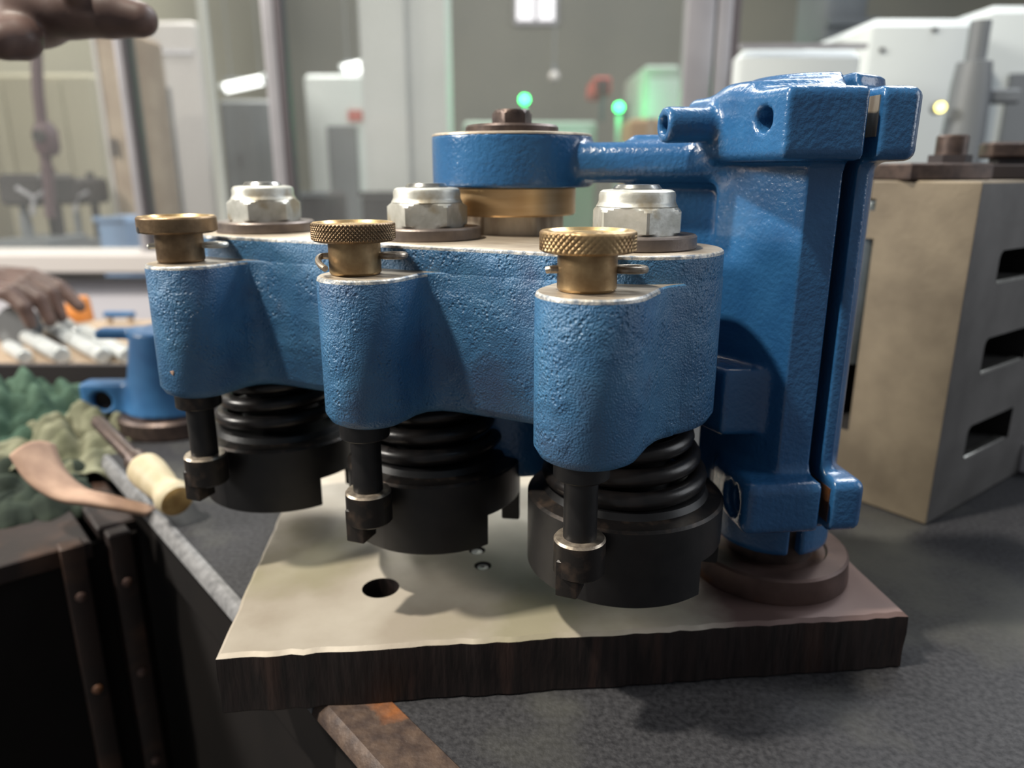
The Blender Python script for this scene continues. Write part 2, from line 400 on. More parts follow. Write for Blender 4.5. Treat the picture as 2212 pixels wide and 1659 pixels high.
# ==================================================================== SETTING
FLOOR = -1101.0; BENCH = -201.0
def sbox(name, x0, x1, y0, y1, h0, h1, m, parent=None, bev=0):
    return MB().box(x0, x1, y0, y1, h0 + LENS_H, h1 + LENS_H, bev=bev).build(name, m, parent)

struct(sbox('floor', -5000, 6000, -1500, 7600, FLOOR - 60, FLOOR, 'floor_grey'))
struct(sbox('wall_back', -5000, 6000, 7500, 7600, FLOOR, 2600, 'wall_far'))
struct(sbox('wall_left', -2150, -2100, 2600, 7500, FLOOR, 2400, 'wall_cream'))
# far window high on the back wall, two panes
p0 = at_Y(1112, 50, 7430); p1 = at_Y(1205, -40, 7430)
wx0, wx1 = p0[0], p1[0]
win = struct(sbox('window_2', wx0 - 10, wx1 + 10, 7440, 7500, p0[2] - 10, p1[2] + 40, 'alu'))
for k in range(2):
    a = wx0 + 20 + k * (wx1 - wx0) / 2; MB().box(a, a + (wx1 - wx0) / 2 - 40, 7425, 7438, p0[2] + LENS_H + 25, p1[2] + LENS_H).build('pane', 'window_glow', win)

# glazed partition
PY = 1300.0
part = struct(MB().box(-1600, 470, PY - 25, PY + 25, FLOOR + LENS_H, -178 + LENS_H).build('window_1', 'panel_white'))
sill_h = at_Y(200, 548, PY - 60)[2]
MB().box(-1600, 470, PY - 60, PY + 45, sill_h - 34 + LENS_H, sill_h + LENS_H, bev=4).build('sill', 'sill_white', part)
def mull(px, py, wpx, m, dy=0, d=36):
    p = at_Y(px, py, PY + dy); w = wpx * (PY * CP) / FPX
    return MB().box(p[0] - w / 2, p[0] + w / 2, PY + dy - d / 2, PY + dy + d / 2, sill_h + LENS_H, 1100 + LENS_H, bev=2).build('mullion', m, part)
mull(289, 280, 17, 'alu'); mull(302, 280, 5, 'alu_dark')
mull(598, 200, 26, 'alu'); mull(620, 200, 12, 'alu_dark')
mull(1506, 100, 56, 'alu'); mull(1557, 100, 30, 'alu'); mull(1582, 100, 14, 'alu_dark')
mull(455, 200, 20, 'pillar_white', dy=60, d=10)  # white strip standing in for a light streak reflected in the glass
xs = [-1600, at_Y(289, 280, PY)[0], at_Y(605, 200, PY)[0], at_Y(1506, 100, PY)[0]]
for a, b in zip(xs[:-1], xs[1:]):
    MB().box(a + 8, b - 8, PY - 3, PY + 3, sill_h + LENS_H, 1100 + LENS_H).build('pane', 'hazy_glass', part)

# ==================================================================== BENCH
e = np.array([-0.652, 0.758]); e /= np.linalg.norm(e); inn = np.array([e[1], -e[0]])
E1 = np.array([-69.0, 238.0])
bA = E1 - e * 420; bB = E1 + e * 505; bC = bB + inn * 880; bD = bA + inn * 880
bench = thing('bench', (float(E1[0]), float(E1[1]), FLOOR), 'dark grey rough-topped workbench carrying the blue clamping fixture', 'bench')
def rel(p): return (float(p[0] - E1[0]), float(p[1] - E1[1]))
zb = BENCH - FLOOR
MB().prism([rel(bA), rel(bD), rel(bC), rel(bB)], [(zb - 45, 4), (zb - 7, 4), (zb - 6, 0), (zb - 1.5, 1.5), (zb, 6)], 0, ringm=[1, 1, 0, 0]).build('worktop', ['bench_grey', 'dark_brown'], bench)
# worn rounded edge strips
def edge_strip(s0, s1, wdt, m, zt):
    a = E1 + e * s0; b = E1 + e * s1; o_ = -inn * 2.0
    q = [a + o_, a + inn * wdt, b + inn * wdt, b + o_]
    MB().prism([rel(p) for p in q], [(zb - 8, 1.5), (zb - 6, 0), (zb - 2.5, 1.0), (zb + zt, 4)], 0).build('edge_strip', m, bench)
edge_strip(14, 505, 9, 'bench_edge', 0.3); edge_strip(-420, 14, 26, 'rust_edge', 0.4)
q = [bA + inn * 9 + e * 30, bD - inn * 40 + e * 30, bC - inn * 40 - e * 30, bB + inn * 9 - e * 30]
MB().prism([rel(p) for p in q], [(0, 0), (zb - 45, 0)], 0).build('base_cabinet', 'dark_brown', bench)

# ==================================================================== FIXTURE: base plate
ex = Vector((0.9949, 0.1012)); ey = Vector((-0.1012, 0.9949)); PL = Vector((-111.7, 240.0))
ang = math.atan2(ex.y, ex.x)
plate = thing('base_plate', (PL.x, PL.y, -201), 'thick bare steel base plate with rusty edges and one round hole', 'plate', rotz=ang)
def pl_local(x, y):
    d = Vector((x, y)) - PL; return d.dot(ex), d.dot(ey)
outl = []
def jag(p, q, n, amp):
    for i in range(n):
        t = i / n; r = amp * (RNG.random() - 0.5) if i else 0
        dx, dy = q[0] - p[0], q[1] - p[1]; L_ = math.hypot(dx, dy)
        outl.append((p[0] + dx * t - dy / L_ * r, p[1] + dy * t + dx / L_ * r))
jag((0, 0), (277, 0), 60, 1.3); jag((277, 0), (277, 195), 20, 0.6); jag((277, 195), (0, 195), 4, 0); jag((0, 195), (0, 0), 24, 0.8)
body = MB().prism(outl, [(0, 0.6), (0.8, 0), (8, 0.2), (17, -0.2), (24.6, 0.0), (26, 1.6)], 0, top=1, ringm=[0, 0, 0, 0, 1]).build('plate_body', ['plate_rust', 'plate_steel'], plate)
hx, hy = pl_local(-57.6, 288)
c1 = MB().lathe([(0, -5), (8.1, -5), (8.1, 40), (0, 40)], 40).build('hole_cutter', 'box_dark'); c1.parent = plate; c1.location = (hx * MM, hy * MM, 0)
sc = [pl_local(-13.5, 307), pl_local(-16.9, 321.5)]
cs = []
for k, (sx, sy) in enumerate(sc):
    q_ = MB().lathe([(0, 21), (2, 21), (4.4, 27), (0, 27)], 24).build('sink_cutter', 'dark_steel'); q_.parent = plate; q_.location = (sx * MM, sy * MM, 0); cs.append(q_)
cut(body, [c1] + cs)
def plate_right_tone():  # mixes brown into the plate top towards its right end, noisy boundary
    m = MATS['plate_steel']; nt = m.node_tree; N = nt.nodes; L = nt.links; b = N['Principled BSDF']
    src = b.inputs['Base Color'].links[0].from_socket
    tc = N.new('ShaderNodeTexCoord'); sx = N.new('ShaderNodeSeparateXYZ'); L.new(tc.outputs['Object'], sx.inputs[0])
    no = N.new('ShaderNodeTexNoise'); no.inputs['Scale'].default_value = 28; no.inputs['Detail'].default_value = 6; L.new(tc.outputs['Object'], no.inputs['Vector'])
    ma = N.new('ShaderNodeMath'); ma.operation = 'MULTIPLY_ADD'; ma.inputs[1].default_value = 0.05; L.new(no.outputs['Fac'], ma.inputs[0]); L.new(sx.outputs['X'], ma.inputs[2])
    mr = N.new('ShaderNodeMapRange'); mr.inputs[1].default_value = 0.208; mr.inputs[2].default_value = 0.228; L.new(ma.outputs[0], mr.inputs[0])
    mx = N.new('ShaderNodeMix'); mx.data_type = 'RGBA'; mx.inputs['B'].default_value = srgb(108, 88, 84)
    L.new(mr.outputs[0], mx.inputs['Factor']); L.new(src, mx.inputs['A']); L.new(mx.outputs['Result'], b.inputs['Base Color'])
plate_right_tone()
for sx, sy in sc:
    MB().lathe([(0, 25.0), (0.8, 25.2), (2.6, 25.2), (3.2, 24.6), (2.0, 21.3), (0, 21.3)], 20, M=T(sx, sy, 0)).build('screw', 'bright_steel', plate)
CX, CY = 118.0, 308.5
fx, fy = pl_local(CX, CY)
MB().lathe([(0, 26), (35, 26), (35.2, 27), (34.4, 36.5), (33.4, 37.5), (25.5, 37.8), (24.6, 36.6), (0, 36.6)], 72, M=T(fx, fy, 0)).build('post_flange', 'flange_rust', plate)
MB().lathe([(0, 36), (19.5, 36), (19.5, 44), (19.5, 230), (18.5, 231), (0, 231)], 48, M=T(fx, fy, 0)).build('post', 'dark_steel', plate)

# ==================================================================== FIXTURE: swing bracket (blue casting clamped on the post)
PX, PYV = 0.0, 347.0
BR0 = (CX, CY, -158.0)
bracket = thing('clamp_bracket', BR0, 'glossy blue cast bracket with slit clamp lugs standing on the post', 'bracket')
pd = np.array([PX - CX, PYV - CY]); plen = float(np.linalg.norm(pd)); pd = pd / plen
pang = math.atan2(pd[1], pd[0])
def cl(x, y): return (CX + x * ex.x + y * ey.x, CY + x * ex.y + y * ey.y)   # clamp frame -> design frame
def br(p):
    d = sd_cylz(p, (CX, CY), 24.5, -158, 34.5, 2.0)
    d = smin(d, sd_poly(p, [cl(-16, -33), cl(7.2, -33), cl(13, -14), cl(13, 14), cl(-22, 16), cl(-36, 2)], -140, 12, 1.5), 2)
    # upper head
    hd = [cl(-31, -44), cl(15, -44), cl(20, -38), cl(29, 0), cl(20, 28), cl(-20, 30), cl(-46, 14), cl(-41, -6)]
    d = smin(d, sd_poly(p, hd, 4.0, 28.5, 3.5), 4)
    c_ = cl(-14, -6); d = smin(d, sd_cylz(p, (c_[0], c_[1]), 24, 10, 32, 3), 6)
    # lower lug
    c_ = cl(-8.5, -26); d = smin(d, sd_box(p, (c_[0], c_[1], -126), (24.5, 18.5, 10.8), 4.0, ang), 4)
    # arms
    m = lambda s: (CX + pd[0] * s, CY + pd[1] * s)
    c_ = m(62); d = smin(d, sd_box(p, (c_[0], c_[1], 4.2), (62, 16, 8.2), 7.0, pang), 5)
    d = smin(d, sd_cylz(p, (PX, PYV), 35.5, -6.0, 15.8, 1.0), 3)
    c_ = m(36); d = smin(d, sd_box(p, (c_[0], c_[1], -45), (34, 6.5, 60), 2.0, pang), 5)
    d = smin(d, sd_poly(p, [cl(-8, -26.5), cl(-37.5, -25.5), (69, 312), (66, 338), cl(-8, 20)], -101.5, -74.0, 2.5), 2.5)
    c_ = m(80); d = smin(d, sd_box(p, (c_[0], c_[1], -113.5), (42, 20, 17), 3.0, pang), 4)
    d = smin(d, sd_cylz(p, (PX, PYV), 41, -131, -96, 2.0), 3)
    # bolt boss beside the head
    b0 = at_Y(1432, 270, 297); b1 = (b0[0] + 34, b0[1] + 8, b0[2] + 0.5)
    d = smin(d, sd_cyl(p, b0, b1, 6.6, 1.4), 3)
    d = np.maximum(d, -sd_cyl(p, (b0[0] - 5, b0[1] - 1.2, b0[2]), (b0[0] + 10, b0[1] + 2.3, b0[2]), 3.4))
    # lower bolt spot-face and bore, upper bore
    a = cl(-40, -31); b = cl(-30.5, -31); d = np.maximum(d, -sd_cyl(p, (a[0], a[1], -126), (b[0], b[1], -126), 7.6))
    b = cl(-14, -31); d = np.maximum(d, -sd_cyl(p, (a[0], a[1], -126), (b[0], b[1], -126), 4.8))
    a = (78.0, 272.2, 17.9); b = (87.3 + 24 * ex.x, 273.1 + 24 * ex.y, 17.9)
    d = np.maximum(d, -sd_cyl(p, a, b, 4.3))
    # slit
    c_ = cl(0, -45); d = np.maximum(d, -sd_box(p, (c_[0], c_[1], -60), (2.6, 45, 130), 0.3, ang))
    return d
net_obj('bracket_casting', br, (-46, 250, -162), (166, 392, 40), 1.15, 'smooth_blue', bracket, BR0)
def bp(p): return (p[0] - BR0[0], p[1] - BR0[1], p[2] - BR0[2])
# bare metal patches inside the slit lugs
for hh, z0, z1 in ((16, 12, 25.5), (-126, -133, -119)):
    y0, y1 = (-41.5, -25); c_ = cl(0, 0)
    M_ = T(*bp((c_[0], c_[1], 0))) @ RZ(ang)
    MB().box(2.25, 2.9, y0, y1, z0, z1, M=M_).build('slit_shim', 'milled_steel' if hh > 0 else 'flange_rust', bracket)
def zax(x, y): return T(*bp((x, y, 0)))
MB().lathe([(20, 15.0), (34.9, 15.0), (35.5, 15.3), (35.3, 16.0), (34.6, 16.3), (20, 16.3)], 72, M=zax(PX, PYV)).build('machined_rim', 'milled_steel', bracket)
cap = MB().lathe([(0, 15), (19.6, 15), (20.6, 16), (20.6, 19.2), (19.8, 20.2), (0, 20.2)], 56, M=zax(PX, PYV)).build('cap_washer', 'dark_steel', bracket)
def hexr(a, af): 
    t = ((a + PI / 6) % (PI / 3)) - PI / 6; return af / 2 / math.cos(t)
MB().rgrid(lambda a, z: min(hexr(a + 0.35, 15.4), 8.9 - max(0, (z - 25.0)) * 0.9 if z > 25 else 8.9), [19.8, 20.4, 25.0, 26.2, 26.7], 72, M=zax(PX, PYV)).build('hex_bolt_head', 'dark_steel', bracket)

# ==================================================================== FIXTURE: swing bar with three bosses
N2 = Vector((-34.9, 313.4)); BA = -math.radians(26.1); SPC = 88.9; OFF = 49.3
bd = Vector((math.cos(BA), math.sin(BA))); bn = Vector((-bd.y, bd.x))
def bar_pt(s, t): q = N2 + bd * s + bn * t; return (q.x, q.y)
zbot, zboss, ztop = -90.0, -35.2, -26.0
B0 = (N2.x, N2.y, zbot)
bar = thing('swing_bar', B0, 'rough blue cast swing bar with three round bosses on its front', 'swing bar', rotz=BA)
plx = (PX - N2.x) * bd.x + (PYV - N2.y) * bd.y; ply = (PX - N2.x) * bn.x + (PYV - N2.y) * bn.y
HW = 32.0
def bar_outline(bosses, ins=0.0):
    o = []; w = HW - ins
    if not bosses: o += [(-SPC, -w)] + [(-SPC + k * 2 * SPC / 24, -w) for k in range(1, 24)]
    else:
        for i, xc in enumerate((-SPC, 0, SPC)):
            Rb = (16.8, 16.8, 18.0)[i]; xc += (4.2, 3.6, 2.0)[i]
            if i == 0: o += [(xc - 26, -18.6), (xc - 22.5, -22.2), (xc - 19.5, -26), (xc - Rb, -31)]
            else: o += [(xc - Rb - 6, -w), (xc - Rb - 3, -w - 0.6), (xc - Rb - 1, -w - 2.0), (xc - Rb, -w - 5)]
            o += arc(xc, -OFF, Rb, 180, 360, 22)
            if i == 2: o += [(xc + Rb, -36), (xc + Rb + 0.8, -30), (xc + Rb + 2.4, -25.6), (xc + Rb + 5, -21.6)]
            else: o += [(xc + Rb, -w - 7), (xc + Rb + 1.2, -w - 3.2), (xc + Rb + 4, -w - 0.9), (xc + Rb + 9, -w)] + [(xc + Rb + 9 + (SPC - 2 * Rb - 15) * k / 10, -w) for k in range(1, 10)]
    o += arc(SPC, 0, w, -40 if bosses else -90, 88, 26)
    o += [(plx + 44, w - 2)] + [(plx + 38, w + 4)]
    o += arc(plx, ply, 36 - ins, -8, 188, 26)
    o += [(plx - 38, w + 4), (plx - 44, w - 2)]
    o += arc(-SPC, 0, w, 92, 218 if bosses else 268, 26)
    return o
mb = MB()
lz = lambda h: h - zbot
mb.prism(bar_outline(True), [(0, 4.2), (1.4, 1.7), (4.4, 0), (lz(zboss) - 1.4, 0), (lz(zboss) - 0.5, 0.3), (lz(zboss), 1.0)], 0, top=1, ringm=[0, 0, 0, 2, 2])
mb.m = [(0 if (m_i == 2 and max(mb.v[i][1] for i in f) > -HW - 3) else m_i) for f, m_i in zip(mb.f, mb.m)]
mb.build('bar_casting', ['cast_blue', 'milled_steel', 'chipped_edge'], bar)
mb = MB()
mb.prism(bar_outline(False, 0.35), [(lz(zboss) - 0.6, 0), (lz(ztop) - 1.3, 0), (lz(ztop) - 0.4, 0.25), (lz(ztop), 0.9)], 0, top=1, ringm=[0, 2, 2])
mb.build('bar_upper_pad', ['cast_blue', 'milled_steel', 'chipped_edge'], bar)
def boss_mark(k, az, z, r, m, nm):
    Rb = (16.8, 16.8, 18.0)[k]; xc = (k - 1) * SPC + (4.2, 3.6, 2.0)[k]; a = math.radians(az)
    M_ = T(xc + Rb * math.cos(a), -OFF + Rb * math.sin(a), lz(z)) @ RZ(a) @ Matrix.Rotation(PI / 2, 4, 'Y')
    MB().rgrid(lambda t, zz: r * (1 + 0.25 * math.sin(3 * t + 1) + 0.15 * math.sin(5 * t)) * (1 if zz < 0.1 else 0.8), [-0.6, 0.05, 0.18], 18, M=M_).build(nm, m, bar)
boss_mark(0, 278, -78, 0.9, 'tan_leather', 'paint_chip')
# pivot: clamp block, bronze bush
Mp = T(plx, ply, 0)
MB().rgrid(lambda a, z: min(hexr(a + 0.15, 42), 23.5), [lz(-26.2), lz(-18.4), lz(-17.8)], 72, M=Mp).build('hex_collar', 'milled_steel', bar, smooth=25)
MB().lathe([(0, lz(-18)), (28.2, lz(-18)), (28.8, lz(-17.3)), (28.8, lz(-6.6)), (28.2, lz(-6.0)), (0, lz(-6.0))], 80, M=Mp).build('bronze_bush', 'bronze', bar)
MB().lathe([(0, lz(-96.2)), (24, lz(-96.2)), (24, lz(-89.9)), (0, lz(-89.9))], 48, M=Mp).build('thrust_washer', 'dark_steel', bar)

# ==================================================================== spring cups (nut, washer, bolt, spring, cup)
def sc_label(k): return ['black spring cup with lock nut at far left end of the swing bar',
                         'black spring cup with lock nut under the middle of the swing bar',
                         'black spring cup with lock nut nearest the blue bracket, largest in view'][k]
CUPB = -152.0
def nut_fn(rot):
    def fn(a, z):
        h = hexr(a - rot, 28.6)
        lo = 14.8 + (z + 21.2) * 1.6; hi = 14.0 + (-11.2 - z) * 1.25
        return max(9, min(h, lo, hi))
    return fn
cup_z = lambda h: h - CUPB
def make_cup(k):
    n = bar_pt((k - 1) * SPC, 0)
    root = thing('spring_cup', (n[0], n[1], CUPB), sc_label(k), 'spring cup', 'spring cups along the swing bar')
    # cup wall with two slots
    azs = [(40, 82), (220, 262)]
    ths = [i * 3.0 for i in range(120)]
    for a, b in azs: ths += [a - 0.05, a + 0.05, b - 0.05, b + 0.05]
    ths = sorted(set(ths)); prof_n = 0; vs = []; fs = []
    for th in ths:
        slot = any(a <= th <= b for a, b in azs); zb_ = -138.5 if slot else -152.0
        prof = [(9, -117.2), (30, -117.2), (31.4, -117.8), (32.6, -120.2), (37.6, -121.4), (38.6, -122.4), (38.6, zb_ + 0.6), (38.0, zb_), (31.0, zb_), (30.5, zb_ + 0.5), (30.5, -128), (9, -128)]
        prof_n = len(prof); az = math.radians(th)
        for r, z in prof: vs.append((r * math.sin(az), -r * math.cos(az), cup_z(z)))
    m_ = len(ths)
    for i in range(m_):
        j = (i + 1) % m_
        for q_ in range(prof_n):
            q2 = (q_ + 1) % prof_n; fs.append((i * prof_n + q_, j * prof_n + q_, j * prof_n + q2, i * prof_n + q2))
    mm = [2 if False else (1 if q_ in (3, 4) else 0) for i in range(m_) for q_ in range(prof_n)]
    cup = MB().add(vs, fs, mm).build('cup', ['black_oxide', 'black_worn'], root, smooth=30)
    # conical coil spring
    pts = []; tt = 2.9; nn = 190
    for i in range(nn + 1):
        t = i / nn; a = 2 * PI * tt * t + 0.7 + k * 1.1
        zc = -114.2 + 19.5 * min(1, max(0, (t - 0.10) / 0.86)) ; r = 29.6 - 8.2 * t
        pts.append((r * math.cos(a), r * math.sin(a), cup_z(zc)))
    MB().tube(pts, 3.5, 12).build('coil_spring', 'spring_black', root)
    MB().lathe([(8.6, cup_z(-94.2)), (19.5, cup_z(-94.2)), (20, cup_z(-93.6)), (20, cup_z(-90.0)), (8.6, cup_z(-90.0))], 48, close=True).build('spring_seat', 'black_oxide', root)
    MB().lathe([(8.7, cup_z(-117)), (18.2, cup_z(-117)), (15.2, cup_z(-94.3)), (8.7, cup_z(-94.3))], 40, close=True).build('spring_guide', 'black_oxide', root)
    bolt = MB().lathe([(0, cup_z(-142)), (8.6, cup_z(-142)), (8.6, cup_z(-5.2)), (7.6, cup_z(-4.0)), (0, cup_z(-4.0))], 40).build('bolt', 'bright_steel', root)
    MB().rgrid(lambda a, z: hexr(a, 24), [cup_z(-140), cup_z(-128.0)], 48).build('bolt_head', 'black_oxide', root)
    rw = 22.0
    MB().lathe([(9, cup_z(-26)), (rw - 0.5, cup_z(-26)), (rw, cup_z(-25.6)), (rw, cup_z(-21.8)), (rw - 0.6, cup_z(-21.2)), (9, cup_z(-21.2))], 64, close=True).build('washer', 'washer_steel', root)
    rot = [math.radians(-90 + 18.5 + 3), math.radians(-90 + 6.4 - 3), math.radians(-90 - 9.3 + 15 - 30)][k]
    zs = [-21.2, -20.4, -19.6, -18.4, -17, -15.4, -14.2, -13.2, -12.4, -11.8, -11.2]
    vs_fn = nut_fn(rot)
    nut = MB().rgrid(lambda a, z: vs_fn(a, z + CUPB), [cup_z(z) for z in zs], 96).build('lock_nut', 'zinc', root, smooth=22)
    MB().lathe([(8.7, cup_z(-11.4)), (14.6, cup_z(-11.4)), (14.0, cup_z(-10.4)), (13.7, cup_z(-9.6)), (13.7, cup_z(-7.4)), (13.3, cup_z(-6.4)), (12.3, cup_z(-5.8)), (10.4, cup_z(-5.6)), (8.7, cup_z(-6.4))], 64).build('nut_collar', 'zinc', nut)
    return root
for k in range(3): make_cup(k)

# ==================================================================== plunger pins with knurled brass knobs
PINB = -140.5
pz = lambda h: h - PINB
pin_labels = ['plunger pin with smooth worn brass knob at the far left', 'plunger pin with finely knurled brass knob in the middle boss', 'plunger pin with half-worn brass knob, nearest the blue bracket']
def make_pin(k):
    n = bar_pt((k - 1) * SPC, -OFF)
    root = thing('plunger_pin', (n[0], n[1], PINB), pin_labels[k], 'plunger pin', 'brass knobbed plunger pins', rotz=BA)
    R = 14.9 if k else 15.3; H0, H1 = -23.4, -16.7
    NK = [0, 64, 46][k]; depth = [0.0, 0.55, 0.5][k]
    nth = 384 if NK else 96
    zs = [H0, H0 + 0.2, H0 + 0.9] + [H0 + 0.9 + (H1 - H0 - 1.7) * i / 18 for i in range(1, 19)] + [H1 - 0.3, H1]
    def kf(a, z):
        cz = 1 if H0 + 0.85 < z < H1 - 0.75 else 0
        base = R
        if z < H0 + 0.1: base = R - 2.0
        elif z < H0 + 0.3: base = R - 1.1
        elif z > H1 - 0.2: base = R - 0.75
        elif z > H1 - 0.4: base = R - 0.25
        if not NK or not cz: return base
        u = a * NK / (2 * PI); v = (z - H0) / (2 * PI * R / NK)
        g1 = abs(((u + v) % 1) - 0.5) * 2; g2 = abs(((u - v) % 1) - 0.5) * 2
        g = min(g1, g2); wear = 1.0
        if k == 2:
            wear = max(0.12, min(1, 0.65 + 0.8 * math.sin(3 * a + 0.8) * math.cos(1.3 * a) - 0.35 * max(0, z - (H0 + 4.2))))
        return base - depth * wear * (1 - min(1, g * 1.9))
    mb = MB(); mb.rgrid(lambda a, z: kf(a, z + PINB), [pz(z) for z in zs], nth, cap=False)
    knob = mb.build('knob', ['brass_dull' if k < 2 else 'brass'], root, smooth=50)
    # dished top
    MB().lathe([(R - 0.75, pz(H1)), (R - 2.4, pz(H1) + 0.05), (R - 3.4, pz(H1) - 0.9), (5.0, pz(H1) - 1.3), (4.6, pz(H1) - 0.5), (0, pz(H1) - 0.4)], 72).build('knob_top', 'brass_bright', knob)
    MB().lathe([(0, pz(H0) + 0.5), (R - 2.0, pz(H0)), (R - 2.0, pz(H0) + 0.6)], 64).build('knob_underside', 'brass', knob)
    MB().lathe([(0, pz(H0) + 0.4), (9.3, pz(H0) + 0.4), (9.3, pz(-34.2)), (8.7, pz(-35.0)), (8.2, pz(-35.15)), (0, pz(-35.15))], 56).build('brass_sleeve', 'brass_dull' if k == 0 else 'brass', root)
    # split retaining clip through the sleeve
    zc = pz(-28.6)
    A = Matrix.Rotation(math.radians([38, 30, 26][k]), 4, 'Z')
    lp = [(-11.5, -1.3, zc), (-9, -1.3, zc), (0, -1.3, zc), (8, -1.4, zc), (11, -2.8, zc), (14, -3.4, zc), (16.8, -2.6, zc), (18, 0, zc), (16.8, 2.6, zc), (14, 3.4, zc), (11, 2.8, zc), (8, 1.4, zc), (0, 1.3, zc), (-9, 1.3, zc), (-12.5, 2.2, zc - 0.6)]
    if k == 1: lp = [(-9.0, -10.0, zc - 3.4), (-11.2, -7.0, zc - 2.4), (-12.4, -4, zc - 1.0), (-11.6, -1.6, zc)] + lp[1:]
    sm = []
    for i in range(len(lp) - 1):
        for t in (0, 0.34, 0.67):
            p0_, p1_, p2_, p3_ = [Vector(lp[max(0, min(len(lp) - 1, i + d_))]) for d_ in (-1, 0, 1, 2)]
            sm.append(0.5 * ((2 * p1_) + (p2_ - p0_) * t + (2 * p0_ - 5 * p1_ + 4 * p2_ - p3_) * t * t + (3 * p1_ - p0_ - 3 * p2_ + p3_) * t ** 3))
    sm.append(Vector(lp[-1]))
    MB().tube(sm, 1.15, 10, M=A).build('split_pin', 'worn_bright' if k != 0 else 'zinc', root)
    MB().lathe([(0, pz(-36)), (5.8, pz(-36)), (5.8, pz(-121)), (0, pz(-121))], 40).build('rod', 'black_oxide', root)
    MB().lathe([(5.8, pz(-97.4)), (9.0, pz(-97.4)), (9.5, pz(-96.9)), (9.5, pz(-87.6)), (5.8, pz(-87.6))], 48, close=True).build('collar', 'black_oxide' if k else 'black_worn', root)
    foot = MB().lathe([(0, pz(-133.2)), (8.2, pz(-133.2)), (9.0, pz(-132.4)), (9.0, pz(-120.6)), (8.4, pz(-119.8)), (5.8, pz(-119.6)), (0, pz(-119.6))], 48, segm=[0, 0, 0, 1, 1, 1]).build('foot', ['black_worn', 'worn_bright'], root)
    MB().box(-6.2, 1.6, -8.0, 2.0, pz(-139.8), pz(-126), bev=0.6, M=RZ(math.radians(6))).build('foot_key', 'black_worn', foot)
    if k == 0:
        MB().lathe([(0, 0), (1.3, 0), (1.3, 1.0), (0, 1.0)], 16, M=RZ(math.radians(-112)) @ T(R - 0.9, 0, pz(-21.8)) @ Matrix.Rotation(PI / 2, 4, 'Y')).build('set_screw_hole', 'box_dark', knob)
for k in range(3): make_pin(k)

# ==================================================================== slotted steel block on the right
K = np.array([245.0, 399.0]); kl = np.array([-0.6, 0.8]); kr = np.array([0.8, 0.6])
block = thing('slotted_block', (float(K[0]), float(K[1]), BENCH), 'tall machined steel box block with slots in its right face', 'steel block', rotz=math.atan2(kr[1], kr[0]))
BH = 197.0
def on_face(px, py, p, d):
    """horizontal parameter and height where the sight line meets the vertical face through p along d"""
    u = (px - 1106) / FPX; v = -(py - 829.5) / FPX; dY = CP + v * SP; dz = -SP + v * CP
    A_ = np.array([[u, -d[0]], [dY, -d[1]]]); t, s = np.linalg.solve(A_, p); return s, t * dz
bb = MB().box(0, 260, 0, 135, 0, BH, bev=1.2)
bb.m = list(bb.m)
blk = bb.build('block_body', ['box_steel', 'box_steel_grey', 'box_dark'], block)
cutters = []
def cbox(x0, x1, y0, y1, z0, z1):
    o = MB().box(x0, x1, y0, y1, z0, z1).build('slot_cutter', 'box_dark'); o.parent = block; return o
def slot_cut(x0, x1, z0, z1, depth, rad):
    # slot in the right face (y = 0), rounded upper-left corner
    o_ = [(x0, z0), (x1, z0), (x1, z1)] + [(x0 + rad - rad * math.sin(t * PI / 10), z1 - rad + rad * math.cos(t * PI / 10)) for t in range(0, 6)]
    M_ = Matrix(((1, 0, 0, 0), (0, 0, 1, 0), (0, 1, 0, 0), (0, 0, 0, 1)))
    o = MB().prism(o_, [(-5, 0), (depth, 0)], M=M_).build('slot_cutter', 'box_dark'); o.parent = block; return o
for (ax, ay), (bx, by) in (((2150, 612), (2152, 543)), ((2116, 808), (2120, 735)), ((2080, 992), (2086, 925))):
    s0, h0 = on_face(ax, ay, K, kr); s1, h1 = on_face(bx, by, K, kr)
    MB().box(s0 + 1, s0 + 60, -0.3, 5, h0 - BENCH - 1.2, h0 - BENCH + 1.3, bev=0.5).build('slot_edge_glint', 'bright_steel', block)  # chamfer strip in brighter steel, put in for the light on the slot sill
    cutters.append(slot_cut(s0, s0 + 66, h0 - BENCH, h1 - BENCH, 70, 5))
# T-slot across the top and a tall window in the left face (x = 0)
s0, _ = on_face(1886, 390, K, kl); st, ht = on_face(1893, 430, K, kl)
cutters.append(cbox(-5, 265, s0, 135 - s0 if 135 - s0 > s0 + 12 else s0 + 16, BH - 32, BH + 5))
cutters.append(cbox(-5, 60, st, st + 26, on_face(1890, 455, K, kl)[1] - BENCH, ht - BENCH))
sw, hw1 = on_face(1887, 516, K, kl); _, hw0 = on_face(1850, 935, K, kl)
cutters.append(cbox(-5, 46, sw, sw + 26, hw0 - BENCH, hw1 - BENCH))
cut(blk, cutters)
for pg in blk.data.polygons:
    if pg.normal.y < -0.9 and abs(pg.center.y) < 0.003: pg.material_index = 1
MB().lathe([(0, 0), (9, 0), (9.5, 1), (9.5, 95), (8, 98), (0, 98)], 32, M=T(10, sw + 9, hw0 - BENCH + 42)).build('guide_rod', 'rod_steel', block)
